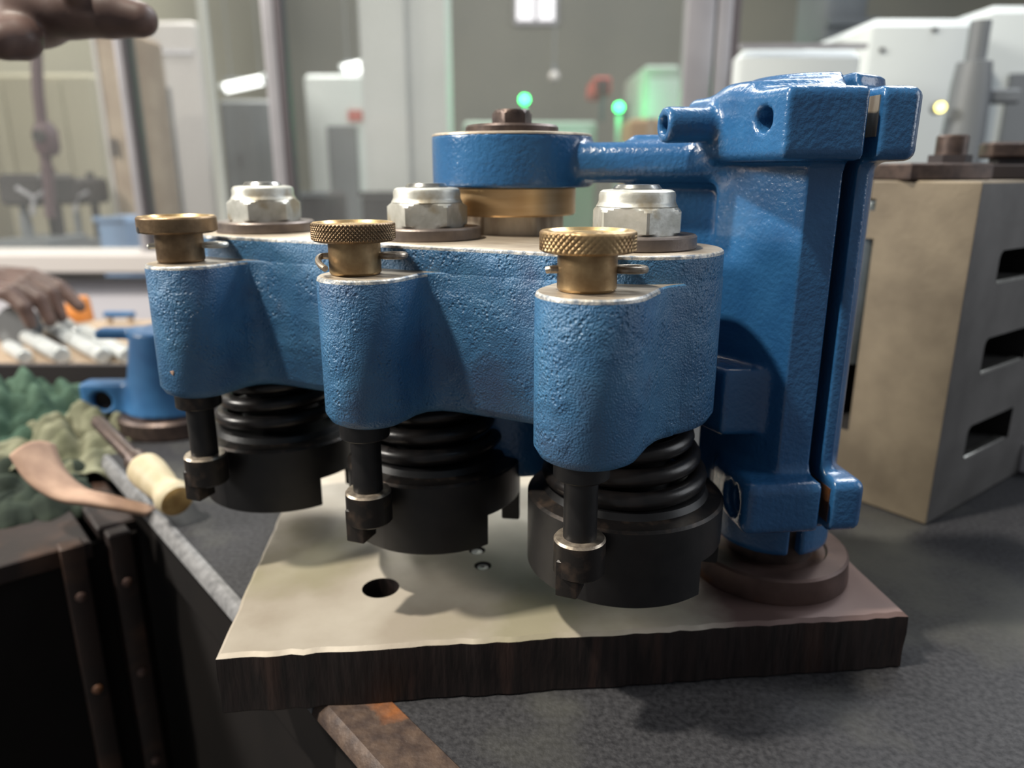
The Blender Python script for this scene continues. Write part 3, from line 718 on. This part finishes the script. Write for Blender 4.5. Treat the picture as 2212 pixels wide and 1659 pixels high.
# clamp hardware lying on the block top
BT = BENCH + BH
def on_top(px, Y): return at_Y(px, 388, Y)
c0 = at_h(1965, 388, BT) if False else (240, 445, BT)
cp = thing('clamp_strap', (250, 448, BT), 'dark steel clamp strap with stud on top of the slotted block', 'clamp', rotz=math.radians(12))
MB().box(-34, 20, -16, 16, 0, 9.5, bev=1).build('strap', 'dark_steel', cp)
MB().lathe([(0, 9.5), (8.4, 9.5), (8.4, 24), (7.6, 25), (0, 25)], 28, M=T(4, 0, 0)).build('stud', 'dark_steel', cp)
MB().rgrid(lambda a, z: hexr(a, 20), [9.4, 14], 48, M=T(4, 0, 0)).build('nut', 'machine_dark', cp)
cp2 = thing('clamp_bar', (318, 470, BT), 'flat dark clamp bar with cap screw at the right of the block top', 'clamp', rotz=math.radians(-6))
MB().box(-38, 32, -14, 14, 0, 9, bev=1).build('bar', 'machine_dark', cp2)
MB().box(-30, 0, -9, 9, 12.5, 22, bev=1.5).build('jaw', 'dark_steel', cp2)
MB().box(-24, -6, -6, 6, 8.5, 13).build('spacer', 'machine_dark', cp2)
MB().lathe([(0, 8.9), (6.5, 8.9), (7, 9.4), (7, 22), (6, 23), (3.2, 23), (3.2, 18), (0, 18)], 28, M=T(10, 0, 0)).build('cap_screw', 'machine_dark', cp2)
wp = at_h(2230, 1010, BENCH)
tag(MB().lathe([(0, 0), (16, 0), (17, 1), (19, 22), (17.8, 22), (16, 2), (0, 2)], 40).build('plastic_cup', 'white_plastic', loc=w3(wp)), 'white plastic cup on the bench at right edge of frame', 'cup')

# ==================================================================== left side: second blue casting
q0 = at_h(345, 905, BENCH + 14)
FB = (q0[0], q0[1] + 25, BENCH)
far = thing('spare_casting', FB, 'blurred blue conical casting with side lug behind the left boss', 'casting')
def fc(p):
    z = p[2] - FB[2]; x = p[0] - FB[0]; y = p[1] - FB[1]
    r = np.sqrt(x * x + y * y); rad = 35 - (z - 16) * 0.155
    d = (r - rad) * 0.98; d = np.maximum(d, np.maximum(16 - z, z - 82))
    d = smin(d, sd_box(p, (FB[0] - 46, FB[1] - 6, FB[2] + 27), (21, 9, 13), 3), 5)
    d = np.maximum(d, -sd_cyl(p, (FB[0] - 50, FB[1] - 30, FB[2] + 25), (FB[0] - 50, FB[1] + 30, FB[2] + 25), 8))
    d = smin(d, sd_box(p, (FB[0] - 34, FB[1], FB[2] + 78), (18, 7, 4), 1.5), 3)
    return d
net_obj('casting', fc, (FB[0] - 75, FB[1] - 42, FB[2] + 10), (FB[0] + 42, FB[1] + 42, FB[2] + 104), 1.8, 'far_blue', far, FB)
MB().lathe([(0, 0), (41, 0), (42, 1), (42, 13), (40, 15), (34, 15), (34, 17), (0, 17)], 56).build('base_ring', 'dark_steel', far)
MB().lathe([(0, 0), (7.8, 0), (7.8, 20), (0, 20)], 24, M=T(-50, 0, 25) @ Matrix.Rotation(PI / 2, 4, 'X') @ T(0, 0, -10)).build('pin', 'rust_brown', far)

# ---- tray table behind, with shiny parts and the gripping hand
TT = -182.0
tab = thing('side_table', (-620, 900, FLOOR), 'pale side table with a dark front rim beyond the bench', 'table')
MB().box(-330, 275, -200, 45, TT - 22 - FLOOR, TT - FLOOR, bev=2).build('tabletop', 'tan_board', tab)
MB().box(-330, 275, -206, -199, TT - 24 - FLOOR, TT + 4 - FLOOR, bev=1).build('rim', 'machine_dark', tab)
for sx in (-310, 255):
    for sy in (-180, 25): MB().box(sx - 15, sx + 15, sy - 15, sy + 15, 0, TT - 22 - FLOOR).build('leg', 'machine_dark', tab)
def rod_thing(name, pa, pb, r, m, label, cat, group=None, n=20):
    A_ = Vector(pa); B_ = Vector(pb); L_ = (B_ - A_).length
    o = MB().lathe([(0, 0), (r * 0.86, 0), (r, r * 0.14), (r, L_ * 0.3), (r * 0.97, L_ * 0.3 + 0.6), (r * 0.97, L_ - r * 0.14), (r * 0.82, L_), (0, L_)], n).build(name, m)
    o.location = w3(pa); o.rotation_euler = (B_ - A_).to_track_quat('Z', 'Y').to_euler()
    return tag(o, label, cat, group)
for i, (a, b, r, lb) in enumerate([((25, 708), (178, 792), 8.5, 'longest polished steel sleeve lying nearest the table rim'), ((20, 748), (98, 800), 7, 'short polished sleeve at the left end of the row of sleeves'),
                                   ((105, 705), (235, 775), 8, 'polished steel sleeve behind the longest one'), ((118, 680), (168, 722), 8.5, 'stubby polished sleeve beside the orange stopper'),
                                   ((180, 715), (282, 772), 8, 'polished steel sleeve furthest right on the side table')]):
    pa = at_h(*a, TT + r); pb = at_h(*b, TT + r)
    if pb[1] < 712:
        t_ = (pa[1] - 712) / (pa[1] - pb[1]); pb = (pa[0] + (pb[0] - pa[0]) * t_, 712.0, TT + r)
    rod_thing('steel_sleeve', pa, pb, r, 'sleeve_steel', lb, 'sleeve', 'polished sleeves on the side table')
q = at_h(135, 705, TT)
tag(MB().lathe([(0, 0), (15, 0), (16, 1), (14, 26), (12, 30), (0, 31)], 28).build('orange_stopper', 'orange_plastic', loc=w3((q[0], q[1] + 40, TT))), 'orange plastic stopper on the side table under the hand', 'stopper')
q = at_h(262, 738, TT)
for j, (pp, w_) in enumerate((((258, 679), 64),)):
    q = at_Y(pp[0], pp[1], 915)
    bh = thing('blue_handle', (q[0], 915, TT), 'small blue bar handle standing on the side table', 'handle')
    hz = q[2] - TT
    MB().box(-19, 19, -4, 4, hz - 3.5, hz + 3.5, bev=1.5).build('grip', 'far_blue', bh)
    for sx in (-13, 13): MB().lathe([(0, 0), (4, 0), (4, hz - 3), (0, hz - 3)], 16, M=T(sx, 0, 0)).build('post', 'tan_board', bh)

# gripping hand with a grey disc
def chain(p, pts, rs, k=3.0, d=None):
    for a, b, ra, rb in zip(pts[:-1], pts[1:], rs[:-1], rs[1:]):
        c_ = sd_caps(p, a, b, ra, rb); d = c_ if d is None else smin(d, c_, k)
    return d
HY = 800.0
def hp(px, py, dy=0): q = at_Y(px, py, HY + dy); return (q[0], q[1], q[2])
disc_c = hp(42, 708, 6)
dsc = MB().lathe([(0, -9), (22, -9), (24, -7), (24, 7), (22, 9), (0, 9)], 48).build('steel_disc', 'machine_grey', loc=w3(disc_c))
dsc.rotation_euler = (math.radians(82), 0, math.radians(-12))
tag(dsc, 'round grey disc standing under the gripping fingers at left', 'disc')
def hand1(p):
    palm = [hp(-120, 600, 30), hp(-60, 596, 20), hp(-15, 610, 14)]
    d = chain(p, palm, [24, 22, 17])
    d = smin(d, sd_caps(p, hp(-50, 612, -10), hp(-40, 600, 40), 17, 15), 8)
    fs = [([hp(0, 596, 30), hp(70, 598, 34), hp(130, 622, 34), hp(172, 662, 30)], [11.5, 9.5, 8.5, 6.8]),
          ([hp(-10, 604, 12), hp(60, 606, 10), hp(112, 634, 8), hp(132, 684, 6)], [11.5, 9.6, 8.6, 6.8]),
          ([hp(-20, 614, -8), hp(40, 618, -14), hp(86, 646, -18), hp(108, 694, -20)], [11, 9.4, 8.4, 6.6]),
          ([hp(-30, 622, -24), hp(18, 634, -30), hp(52, 664, -34), hp(66, 700, -34)], [10, 8.6, 7.6, 6]),
          ([hp(-70, 630, 20), hp(-40, 676, 16), hp(-14, 700, 10), hp(4, 722, 8)], [13, 11, 9.5, 7.5])]
    for pts, rs in fs: d = smin(d, chain(p, pts, rs, 2.5), 3.0)
    d = smin(d, chain(p, [hp(-120, 600, 30), hp(-260, 610, 40), hp(-420, 640, 50)], [22, 26, 30]), 8)
    return d
h0 = hp(-60, 600)
o = net_obj('hand', hand1, (h0[0] - 215, 730, h0[2] - 110), (h0[0] + 135, 900, h0[2] + 40), 1.8, 'skin', None, (h0[0], h0[1], h0[2]), smooth_it=2)
tag(o, 'dark blurred hand with curled fingers gripping a grey disc at left', 'hand')

# pointing hand, upper left
HY2 = 470.0
def hq(px, py, dy=0): q = at_Y(px, py, HY2 + dy); return (q[0], q[1], q[2])
def hand2(p):
    d = chain(p, [hq(-260, -20, 30), hq(-120, 0, 14), hq(0, 20, 6), hq(75, 22, 0)], [30, 31, 27, 20])
    d = smin(d, chain(p, [hq(60, 20, -6), hq(150, 22, -8), hq(235, 30, -10), hq(303, 42, -10)], [18, 15, 12.8, 9.6], 2.5), 8)
    d = smin(d, chain(p, [hq(20, 70, -16), hq(45, 85, -28), hq(10, 88, -34), hq(-40, 80, -24)], [11, 10.5, 9.6, 8], 2.5), 6)
    d = smin(d, chain(p, [hq(70, -20, 10), hq(150, -70, 12), hq(190, -60, -10), hq(160, -20, -22)], [11, 9.5, 8.5, 7.5], 2.5), 3)
    d = smin(d, chain(p, [hq(40, -60, 20), hq(115, -115, 20), hq(150, -105, 0), hq(110, -60, -14)], [10.5, 9.2, 8.4, 7.4], 2.5), 3)
    d = smin(d, chain(p, [hq(10, -95, 26), hq(70, -150, 26), hq(100, -140, 8), hq(70, -100, -8)], [9.5, 8.4, 7.6, 6.6], 2.5), 3)
    d = smin(d, chain(p, [hq(20, -40, 12), hq(-60, -60, 18), hq(-160, -50, 26)], [22, 24, 26]), 10)
    d = smin(d, chain(p, [hq(-200, -30, 24), hq(-420, -60, 60)], [29, 36]), 10)
    return d
h0 = hq(0, 0)
o = net_obj('hand', hand2, (h0[0] - 150, 400, h0[2] - 55), (h0[0] + 115, 560, h0[2] + 80), 1.6, 'skin', None, h0, smooth_it=2)
tag(o, 'dark blurred hand pointing one finger right at the top left corner', 'hand')

# ==================================================================== left side: rusty stand, rags, tool
SB = -214.0
s1 = at_h(185, 1160, SB)
stand = thing('rusty_stand', (s1[0], s1[1], FLOOR), 'dark rusty riveted steel stand left of the bench edge', 'stand', rotz=math.atan2(inn[1], inn[0]))
sh = SB - FLOOR
# local x along inn (towards the bench), local y along e (away)
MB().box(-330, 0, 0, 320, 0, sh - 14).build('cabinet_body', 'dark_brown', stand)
MB().box(-332, 2, -3, 322, sh - 14, sh - 2, bev=1).build('top_rim', 'rust_brown', stand)
for k, x in enumerate((-9, 17)):
    M_ = T(x, 0, 0)
    pst = MB().box(-6.5, 6.5, -8, 4, 0, sh, bev=1.2, M=M_).build('corner_post', 'rust_brown', stand)
    for zz in (sh - 34, sh - 100, sh - 170, sh - 240):
        MB().lathe([(0, 0), (3.2, 0), (2.9, 1.2), (1.6, 1.9), (0, 2.0)], 14, M=T(x, -8, zz) @ Matrix.Rotation(PI / 2, 4, 'X')).build('rivet', 'flange_rust', pst)
MB().box(24, 30, 6, 60, 0, sh - 8, bev=1).build('side_panel', 'dark_brown', stand)
MB().box(-3, 31, 9, 14, 0, sh - 10).build('filler_panel', 'dark_brown', stand)
MB().box(8, 31, 8, 120, sh - 10, sh, bev=1.5).build('ledge', 'rust_brown', stand)

def cloth(name, u0, v0, w, l, nx, ny, m, label, base, fold, seed, hang=None, th=1.6, drape=None):
    rng = np.random.default_rng(seed); vs = []; fs = []
    ph = rng.random(8) * 6.28
    for j in range(ny):
        for i in range(nx):
            x = (i / (nx - 1) - 0.5) * w; y = (j / (ny - 1) - 0.5) * l
            z = fold * (0.6 * math.sin(x * 0.15 + y * 0.09 + ph[0] + 1.3 * math.sin(y * 0.07 + ph[4])) + 0.5 * math.sin(-x * 0.09 + y * 0.21 + ph[1] + 1.2 * math.sin(x * 0.1)) + 0.4 * abs(math.sin(x * 0.2 - y * 0.14 + ph[2])) + 0.25 * math.sin(x * 0.33 + y * 0.29 + ph[3]))
            x += 4 * math.sin(y * 0.07 + ph[5]); y += 4 * math.sin(x * 0.06 + ph[6])
            if drape: x, y, z = drape(x, y, z)
            vs.append((x, y, max(z, 0.3) if not drape else z))
    for j in range(ny - 1):
        for i in range(nx - 1): a = j * nx + i; fs.append((a, a + 1, a + nx + 1, a + nx))
    o = MB().add(vs, fs).build(name, m, smooth=180, loc=w3(base))
    md = o.modifiers.new('thickness', 'SOLIDIFY'); md.thickness = th * MM; md.offset = 1
    sb = o.modifiers.new('sub', 'SUBSURF'); sb.levels = 1; sb.render_levels = 1
    return tag(o, label, 'rag')
def heap(hx_, hy_, hh):
    def f(x, y, z):
        b = hh * math.exp(-((x / hx_) ** 2 + (y / hy_) ** 2)); return x, y, max(0.5, b + z * (0.4 + 0.6 * b / hh))
    return f
q = at_h(170, 985, SB + 4)
cloth('rag', 0, 0, 120, 130, 70, 72, 'olive_cloth', 'crumpled olive grey rag heaped behind the wooden handle', (q[0] - 6, q[1] + 24, SB - 2), 11, 3, drape=heap(50, 60, 27))
q = at_h(60, 960, SB)
cloth('rag', 0, 0, 150, 150, 80, 80, 'green_cloth', 'crumpled faded green rag at the left edge of frame', (q[0] - 34, q[1] + 42, SB - 2), 12, 5, drape=heap(66, 62, 36))
# cloth hanging over the stand front
def hangf(x, y, z):
    yy = y + 75
    if yy > 60: return x, yy - 60, 2 + abs(z)
    return x, -10 - abs(z) * 1.0 - (2 if yy > 50 else 0), -(60 - yy) * 1.1
q = at_h(40, 1120, SB)
cl_o = cloth('rag', 0, 0, 110, 150, 60, 76, 'dark_cloth', 'dark green rag hanging down the front of the rusty stand', (q[0] - 12, q[1] + 4, SB), 7, 9, drape=hangf)
cl_o.rotation_euler = (0, 0, math.atan2(inn[1], inn[0]))
# curled tan leather strip
pts = [(22, 985), (60, 1040), (120, 1078), (190, 1090), (260, 1102), (318, 1112)]
mbv = []; n_ = 30
def cr(ps, t):
    x = t * (len(ps) - 1); i = min(int(x), len(ps) - 2); f = x - i
    P_ = [np.array(ps[max(0, min(len(ps) - 1, i + d_))], float) for d_ in (-1, 0, 1, 2)]
    return 0.5 * (2 * P_[1] + (P_[2] - P_[0]) * f + (2 * P_[0] - 5 * P_[1] + 4 * P_[2] - P_[3]) * f * f + (3 * P_[1] - P_[0] - 3 * P_[2] + P_[3]) * f ** 3)
lo_e = [np.array(at_Y(*p, Y)) for p, Y in zip(pts, (415, 408, 404, 404, 408, 414))]
base = lo_e[0].copy(); vs = []; fs = []
for i in range(n_ + 1):
    t = i / n_; c_ = cr(lo_e, t); wdt = 34 * (1 - 0.72 * t)
    for j in range(7):
        s_ = j / 6
        vs.append(tuple(c_ - base + np.array((0.25 * wdt * s_, wdt * s_ * 0.9, 9 * math.sin(s_ * PI * 0.5) * (1 - t) - 9 * s_ * s_ * (1 - t) * 1.6 + 1.0))))
for i in range(n_):
    for j in range(6): a = i * 7 + j; fs.append((a, a + 1, a + 8, a + 7))
o = MB().add(vs, fs).build('leather_strip', 'tan_leather', smooth=180, loc=w3(base))
md = o.modifiers.new('thickness', 'SOLIDIFY'); md.thickness = 0.003; md.offset = 1
tag(o, 'curled tan leather strip under the rags at the stand corner', 'leather strip')
# wooden handled tool
ta = np.array(at_Y(382, 1082, 400)); tb = np.array(at_Y(312, 1012, 428)); td = (tb - ta); L_ = float(np.linalg.norm(td)); td = td / L_
tool = thing('hand_tool', tuple(ta), 'hand tool with pale turned wooden handle lying over the bench edge', 'hand tool')
Mt = axis_matrix((0, 0, 0), tuple(td))
MB().lathe([(0, -3.0), (6, -2.6), (9.5, -0.5), (10.6, 2.5), (10.8, 6), (9.2, 11), (8.6, 15), (9.6, 21), (11.0, L_ * 0.85), (10.6, L_), (8.0, L_ + 4), (0, L_ + 4.5)], 40, M=Mt, segm=[1, 1, 0, 0, 0, 0, 0, 0, 0, 0, 0]).build('handle', ['turned_wood', 'end_grain'], tool)
MB().lathe([(0, L_ + 4), (7.4, L_ + 4), (7.4, L_ + 12), (5, L_ + 15), (4.6, L_ + 70), (3, L_ + 74), (0, L_ + 74)], 24, M=Mt).build('shank', 'dark_steel', tool)

# ==================================================================== hall behind the glass
def block_thing(name, label, cat, px0, px1, pt, pb, Y, depth, m, group=None, floor=True, parts=()):
    a = at_Y(px0, pt, Y); b = at_Y(px1, pt, Y); bot = FLOOR if floor else at_Y(px0, pb, Y)[2]
    x0, x1 = a[0], b[0]; cx = (x0 + x1) / 2
    root = thing(name, (cx, Y + depth / 2, bot), label, cat, group)
    MB().box(x0 - cx, x1 - cx, -depth / 2, depth / 2, 0, a[2] - bot, bev=min(12, (x1 - x0) / 8)).build('body', m, root)
    for nm, q0_, q1_, r0_, r1_, mm_, pr in parts:   # px0, px1, py_top, py_bottom on the front face
        A_ = at_Y(q0_, r0_, Y); B_ = at_Y(q1_, r1_, Y)
        MB().box(A_[0] - cx, B_[0] - cx, -depth / 2 - pr, -depth / 2 + 2, B_[2] - bot, A_[2] - bot).build(nm, mm_, root)
    return root
pil = struct(MB().box(-1, 1, -1, 1, 0, 1).build('trim_1', 'pillar_white'))
a = at_Y(788, 300, 2500); b = at_Y(966, 300, 2500); m_ = at_Y(882, 300, 2500)
old = pil.data
mbx = MB().box(a[0], m_[0], 2500, 2760, FLOOR + LENS_H, 1600 + LENS_H).box(m_[0], b[0], 2516, 2760, FLOOR + LENS_H, 1600 + LENS_H)
bpy.data.objects.remove(pil); pil = struct(mbx.build('trim_1', 'pillar_white'))
block_thing('machine_cabinet', 'pale cabinet with dark door between the left mullion and the white pillar', 'cabinet', 655, 812, 160, 540, 2900, 400, 'machine_white',
            parts=[('door', 706, 782, 272, 480, 'machine_grey', 8), ('sign', 752, 784, 238, 262, 'red_paint', 10)])
block_thing('dark_bin', 'low dark brown bin behind the leftmost lock nut', 'bin', 640, 704, 418, 560, 2100, 260, 'machine_dark', 'low dark bins beyond the glass', parts=[('rim', 638, 706, 414, 424, 'machine_grey', 12)])
block_thing('dark_bin', 'low dark brown bin in front of the white pillar', 'bin', 778, 990, 418, 560, 2150, 260, 'machine_dark', 'low dark bins beyond the glass', parts=[('rim', 776, 992, 414, 424, 'machine_dark', 12)])
block_thing('machine_tool', 'pale green machine tool behind the bronze pivot bush', 'machine', 1000, 1290, 262, 560, 3300, 700, 'machine_green',
            parts=[('window_panel', 1030, 1160, 290, 400, 'machine_grey', 6), ('control_panel', 1200, 1270, 280, 380, 'machine_white', 20)])
block_thing('machine_tool', 'tall pale green machine beside the right hand window post', 'machine', 1392, 1470, 140, 560, 3000, 500, 'machine_green',
            parts=[('door', 1402, 1462, 170, 400, 'machine_white', 8), ('handle', 1452, 1458, 240, 300, 'alu_dark', 30)])
block_thing('cardboard_box', 'brown cardboard box on the far machine left of the clamp head', 'box', 1362, 1450, 255, 320, 2500, 200, 'cardboard', floor=True, parts=[('tape', 1400, 1412, 255, 320, 'tan_board', 1)])
block_thing('red_machine_head', 'small red motor housing high behind the green lamps', 'housing', 1282, 1322, 165, 205, 3350, 300, 'red_paint', floor=False, parts=[('cover', 1290, 1314, 172, 198, 'maroon', 10), ('bracket', 1296, 1306, 200, 262, 'machine_grey', 2)])
def beacon(px, py, label):
    p = at_Y(px, py, 2950); bot = at_Y(px, py + 62, 2950)[2]
    r = thing('signal_lamp', (p[0], p[1], bot), label, 'lamp', 'green signal lamps')
    zc = p[2] - bot
    MB().lathe([(0, -340), (9, -340), (9, zc - 22), (0, zc - 22)], 16).build('pole', 'machine_green', r)
    MB().lathe([(0, zc - 22), (20, zc - 22), (20, zc - 15), (0, zc - 15)], 24).build('lamp_base', 'machine_dark', r)
    MB().lathe([(0, zc - 15)] + [(17 * math.sin(t), zc - 17 * math.cos(t)) for t in np.linspace(0.5, PI, 12)], 24).build('lens', 'green_led', r)
    l = bpy.data.lights.new('signal_glow', 'POINT'); l.energy = 1.2; l.color = (0.05, 1, 0.3); l.shadow_soft_size = 0.02
    lo = bpy.data.objects.new('signal_glow', l); COL.objects.link(lo); lo.parent = r; lo.location = (0, -0.05, zc * MM)
beacon(1133, 215, 'green signal lamp shining above the hex bolt head'); beacon(1337, 232, 'green signal lamp shining left of the clamp bracket head')
def tube(px0, py0, px1, py1, Y, r, label, g='fluorescent tubes beyond the glass'):
    A_ = Vector(at_Y(px0, py0, Y)); B_ = Vector(at_Y(px1, py1, Y)); C_ = (A_ + B_) / 2; L_ = (B_ - A_).length
    root = thing('tube_lamp', tuple(C_), label, 'lamp', g); M_ = axis_matrix((0, 0, 0), tuple(B_ - A_))
    MB().lathe([(0, -L_ / 2), (r, -L_ / 2), (r, L_ / 2), (0, L_ / 2)], 20, M=M_).build('tube', 'tube_glow', root)
    for s_ in (-1, 1): MB().lathe([(0, 0), (r * 1.15, 0), (r * 1.15, 18), (0, 18)], 16, M=M_ @ T(0, 0, s_ * L_ / 2 - 9)).build('end_cap', 'machine_white', root)
    MB().box(-L_ / 2, L_ / 2, r * 0.6, r * 2.2, r * 1.0, r * 1.4, M=RZ(math.atan2((B_ - A_).y, (B_ - A_).x))).build('reflector', 'machine_grey', root)
    for s_ in (-1, 1): MB().box(s_ * L_ * 0.35 - 2, s_ * L_ * 0.35 + 2, r * 1.2, r * 1.2 + 4, r, 1500, M=RZ(math.atan2((B_ - A_).y, (B_ - A_).x))).build('suspension_rod', 'machine_grey', root)
    return root
tube(484, 191, 572, 172, 3600, 21, 'bright fluorescent tube left of the second mullion')
tube(742, 153, 784, 143, 4200, 30, 'short bright fluorescent tube touching the white pillar')
p = at_Y(1197, 165, 4500)
lamp = thing('bulb_lamp', p, 'small round white lamp high between the two green lamps', 'lamp')
MB().lathe([(0, -30)] + [(30 * math.sin(t), -30 * math.cos(t)) for t in np.linspace(0.2, PI - 0.2, 12)] + [(0, 30)], 20).build('bulb', 'sill_white', lamp)
MB().lathe([(0, 28), (14, 28), (14, 60), (4, 62), (4, 900), (0, 900)], 12).build('pendant_stem', 'machine_grey', lamp)
# left hall: cream machines and dark silhouettes
block_thing('storage_cabinet', 'beige column-like cabinet next to the leftmost mullion', 'cabinet', 196, 268, 60, 560, 2300, 240, 'tan_board', parts=[('door', 204, 260, 80, 520, 'sill_white', 5), ('handle', 250, 254, 300, 340, 'alu_dark', 25)])
block_thing('cream_cabinet', 'wide cream cabinet under a grey lintel at the left edge', 'cabinet', -30, 192, 158, 560, 2900, 300, 'wall_cream', parts=[('door', -20, 60, 175, 500, 'wall_cream', 12), ('door', 100, 180, 175, 500, 'wall_cream', 12)])
block_thing('pinkish_panel', 'pale pinkish wall panel above the grey door left of the reflection strip', 'panel', 285, 420, 45, 560, 3000, 120, 'sill_white', parts=[('door', 300, 408, 190, 540, 'machine_grey', 10), ('rail', 286, 420, 108, 118, 'alu', 8)])
block_thing('grey_locker', 'grey locker below the fluorescent tube', 'locker', 470, 585, 215, 560, 3300, 300, 'machine_grey', parts=[('door', 482, 526, 235, 500, 'machine_grey', 8), ('door', 532, 576, 235, 500, 'machine_grey', 8), ('handle', 520, 525, 330, 360, 'alu_dark', 25)])
pv = thing('hanging_hose', at_Y(100, 300, 1650), 'dark hanging hose with a maroon valve beyond the glass', 'hose')
b0 = Vector(at_Y(100, 300, 1650))
hpts = [tuple(Vector(at_Y(*q_, 1650)) - b0) for q_ in ((78, -60), (78, 100), (82, 200), (94, 300), (104, 380), (110, 470))]
MB().tube(hpts, 11, 10).build('hose', 'maroon', pv)
MB().lathe([(0, -34), (16, -34), (24, -20), (24, 16), (14, 34), (0, 34)], 20).build('valve', 'maroon', pv)
MB().lathe([(0, 0), (13, 0), (13, 6), (0, 6)], 16, M=T(0, -22, 4) @ Matrix.Rotation(PI / 2, 4, 'X')).build('hand_wheel', 'machine_dark', pv)
def dark_machine(px0, px1, pt, Y, label, seed):
    rng = np.random.default_rng(seed); a = at_Y(px0, pt, Y); b = at_Y(px1, pt, Y); cx = (a[0] + b[0]) / 2; w = b[0] - a[0]
    hb = at_Y(px0, 545, Y)[2]
    root = thing('bench_drill', (cx, Y, FLOOR), label, 'machine', 'dark machines beyond the glass')
    top = a[2] - FLOOR; low = hb - FLOOR
    MB().box(-w * 0.5, w * 0.5, -120, 120, 0, low - 20, bev=5).build('cabinet_base', 'machine_dark', root)
    MB().box(-w * 0.45, w * 0.45, -90, 90, low - 20, low + 40, bev=4).build('work_table', 'machine_grey', root)
    MB().lathe([(0, low), (w * 0.13, low), (w * 0.12, top), (0, top)], 20, M=T(w * 0.1, 40, 0)).build('column', 'machine_dark', root)
    MB().box(-w * 0.36, w * 0.40, -70, 90, top - 90, top - 15, bev=10).build('head', 'machine_dark', root)
    MB().lathe([(0, 0), (w * 0.10, 0), (w * 0.10, 60), (w * 0.05, 110), (0, 110)], 16, M=T(-w * 0.18, -20, top - 190)).build('spindle', 'machine_grey', root)
    for k in range(3):
        an = k * 2.1 + 0.4; MB().tube([(w * 0.3, -80, top - 70), (w * 0.3 + 40 * math.cos(an), -90, top - 70 + 40 * math.sin(an))], 5, 8).build('feed_lever', 'alu', root)
dark_machine(8, 130, 362, 1900, 'dark bench drill at the left edge beyond the glass', 1)
dark_machine(138, 204, 372, 2250, 'smaller dark bench drill right of the hanging hose', 2)
block_thing('storage_bin', 'light blue plastic bin beyond the glass at left', 'bin', 206, 268, 470, 560, 1750, 120, 'blue_bin', parts=[('rim', 203, 271, 468, 478, 'blue_bin', 8)])
# right: white machining centre and panels (in front of the hall, right of the partition)
block_thing('machine_enclosure', 'low pale grey machine panel right of the window post', 'panel', 1597, 1868, 105, 400, 1170, 40, 'machine_white', parts=[('top_rail', 1597, 1868, 96, 106, 'alu', 10)])
block_thing('grey_duct', 'grey square duct above the pale panel', 'duct', 1792, 1886, -60, 98, 1900, 200, 'machine_grey', floor=False, parts=[('flange', 1786, 1892, 40, 56, 'machine_grey', 15)])
wm = block_thing('machining_centre', 'big white machine cabinet with grey spindle at top right', 'machine', 1884, 2130, 38, 700, 1250, 500, 'machine_white',
                 parts=[('bolt', 1900, 1908, 104, 112, 'machine_dark', 4), ('bolt', 2014, 2022, 60, 68, 'machine_dark', 4)])
wm2 = block_thing('side_cabinet', 'white side cabinet with grey louvre at the right edge of frame', 'machine', 2140, 2420, 10, 700, 1330, 400, 'machine_white', parts=[('louvre', 2180, 2212, 160, 400, 'machine_grey', 10)])
sp = at_Y(2095, 200, 1010)
spd = thing('spindle_stand', (sp[0], sp[1], BENCH), 'grey vertical spindle arm in front of the white machine', 'spindle')
ztop = at_Y(2095, 45, 1010)[2] - BENCH; z1_ = at_Y(2095, 135, 1010)[2] - BENCH; z2_ = at_Y(2095, 185, 1010)[2] - BENCH
MB().lathe([(0, 0), (30, 0), (30, 20), (18, 24), (18, 120), (30, 130), (0, 130)], 28).build('stand_post', 'machine_grey', spd)
MB().lathe([(0, 130), (22, 130), (25, z2_ - 60), (23, z2_), (20, z1_), (12, z1_ + 2), (12, ztop), (0, ztop)], 28).build('spindle_body', 'machine_grey', spd)
MB().box(10, 62, -9, 9, z2_ - 22, z2_ - 4, bev=3).build('side_arm', 'machine_grey', spd)
p = at_Y(2030, 230, 1000)
il = thing('indicator_lamp', at_Y(2030, 232, 988), 'tiny glowing amber indicator lamp on the white machine', 'lamp')
MB().lathe([(0, 0), (6, 0), (6, 4), (0, 6)], 16, M=Matrix.Rotation(PI / 2, 4, 'X')).build('lens', 'amber_led', il)
MB().lathe([(0, 0), (8, 0), (8, 10), (0, 10)], 16, M=T(0, 10, 0) @ Matrix.Rotation(PI / 2, 4, 'X')).build('bezel', 'machine_grey', il)
bpy.context.view_layer.update()
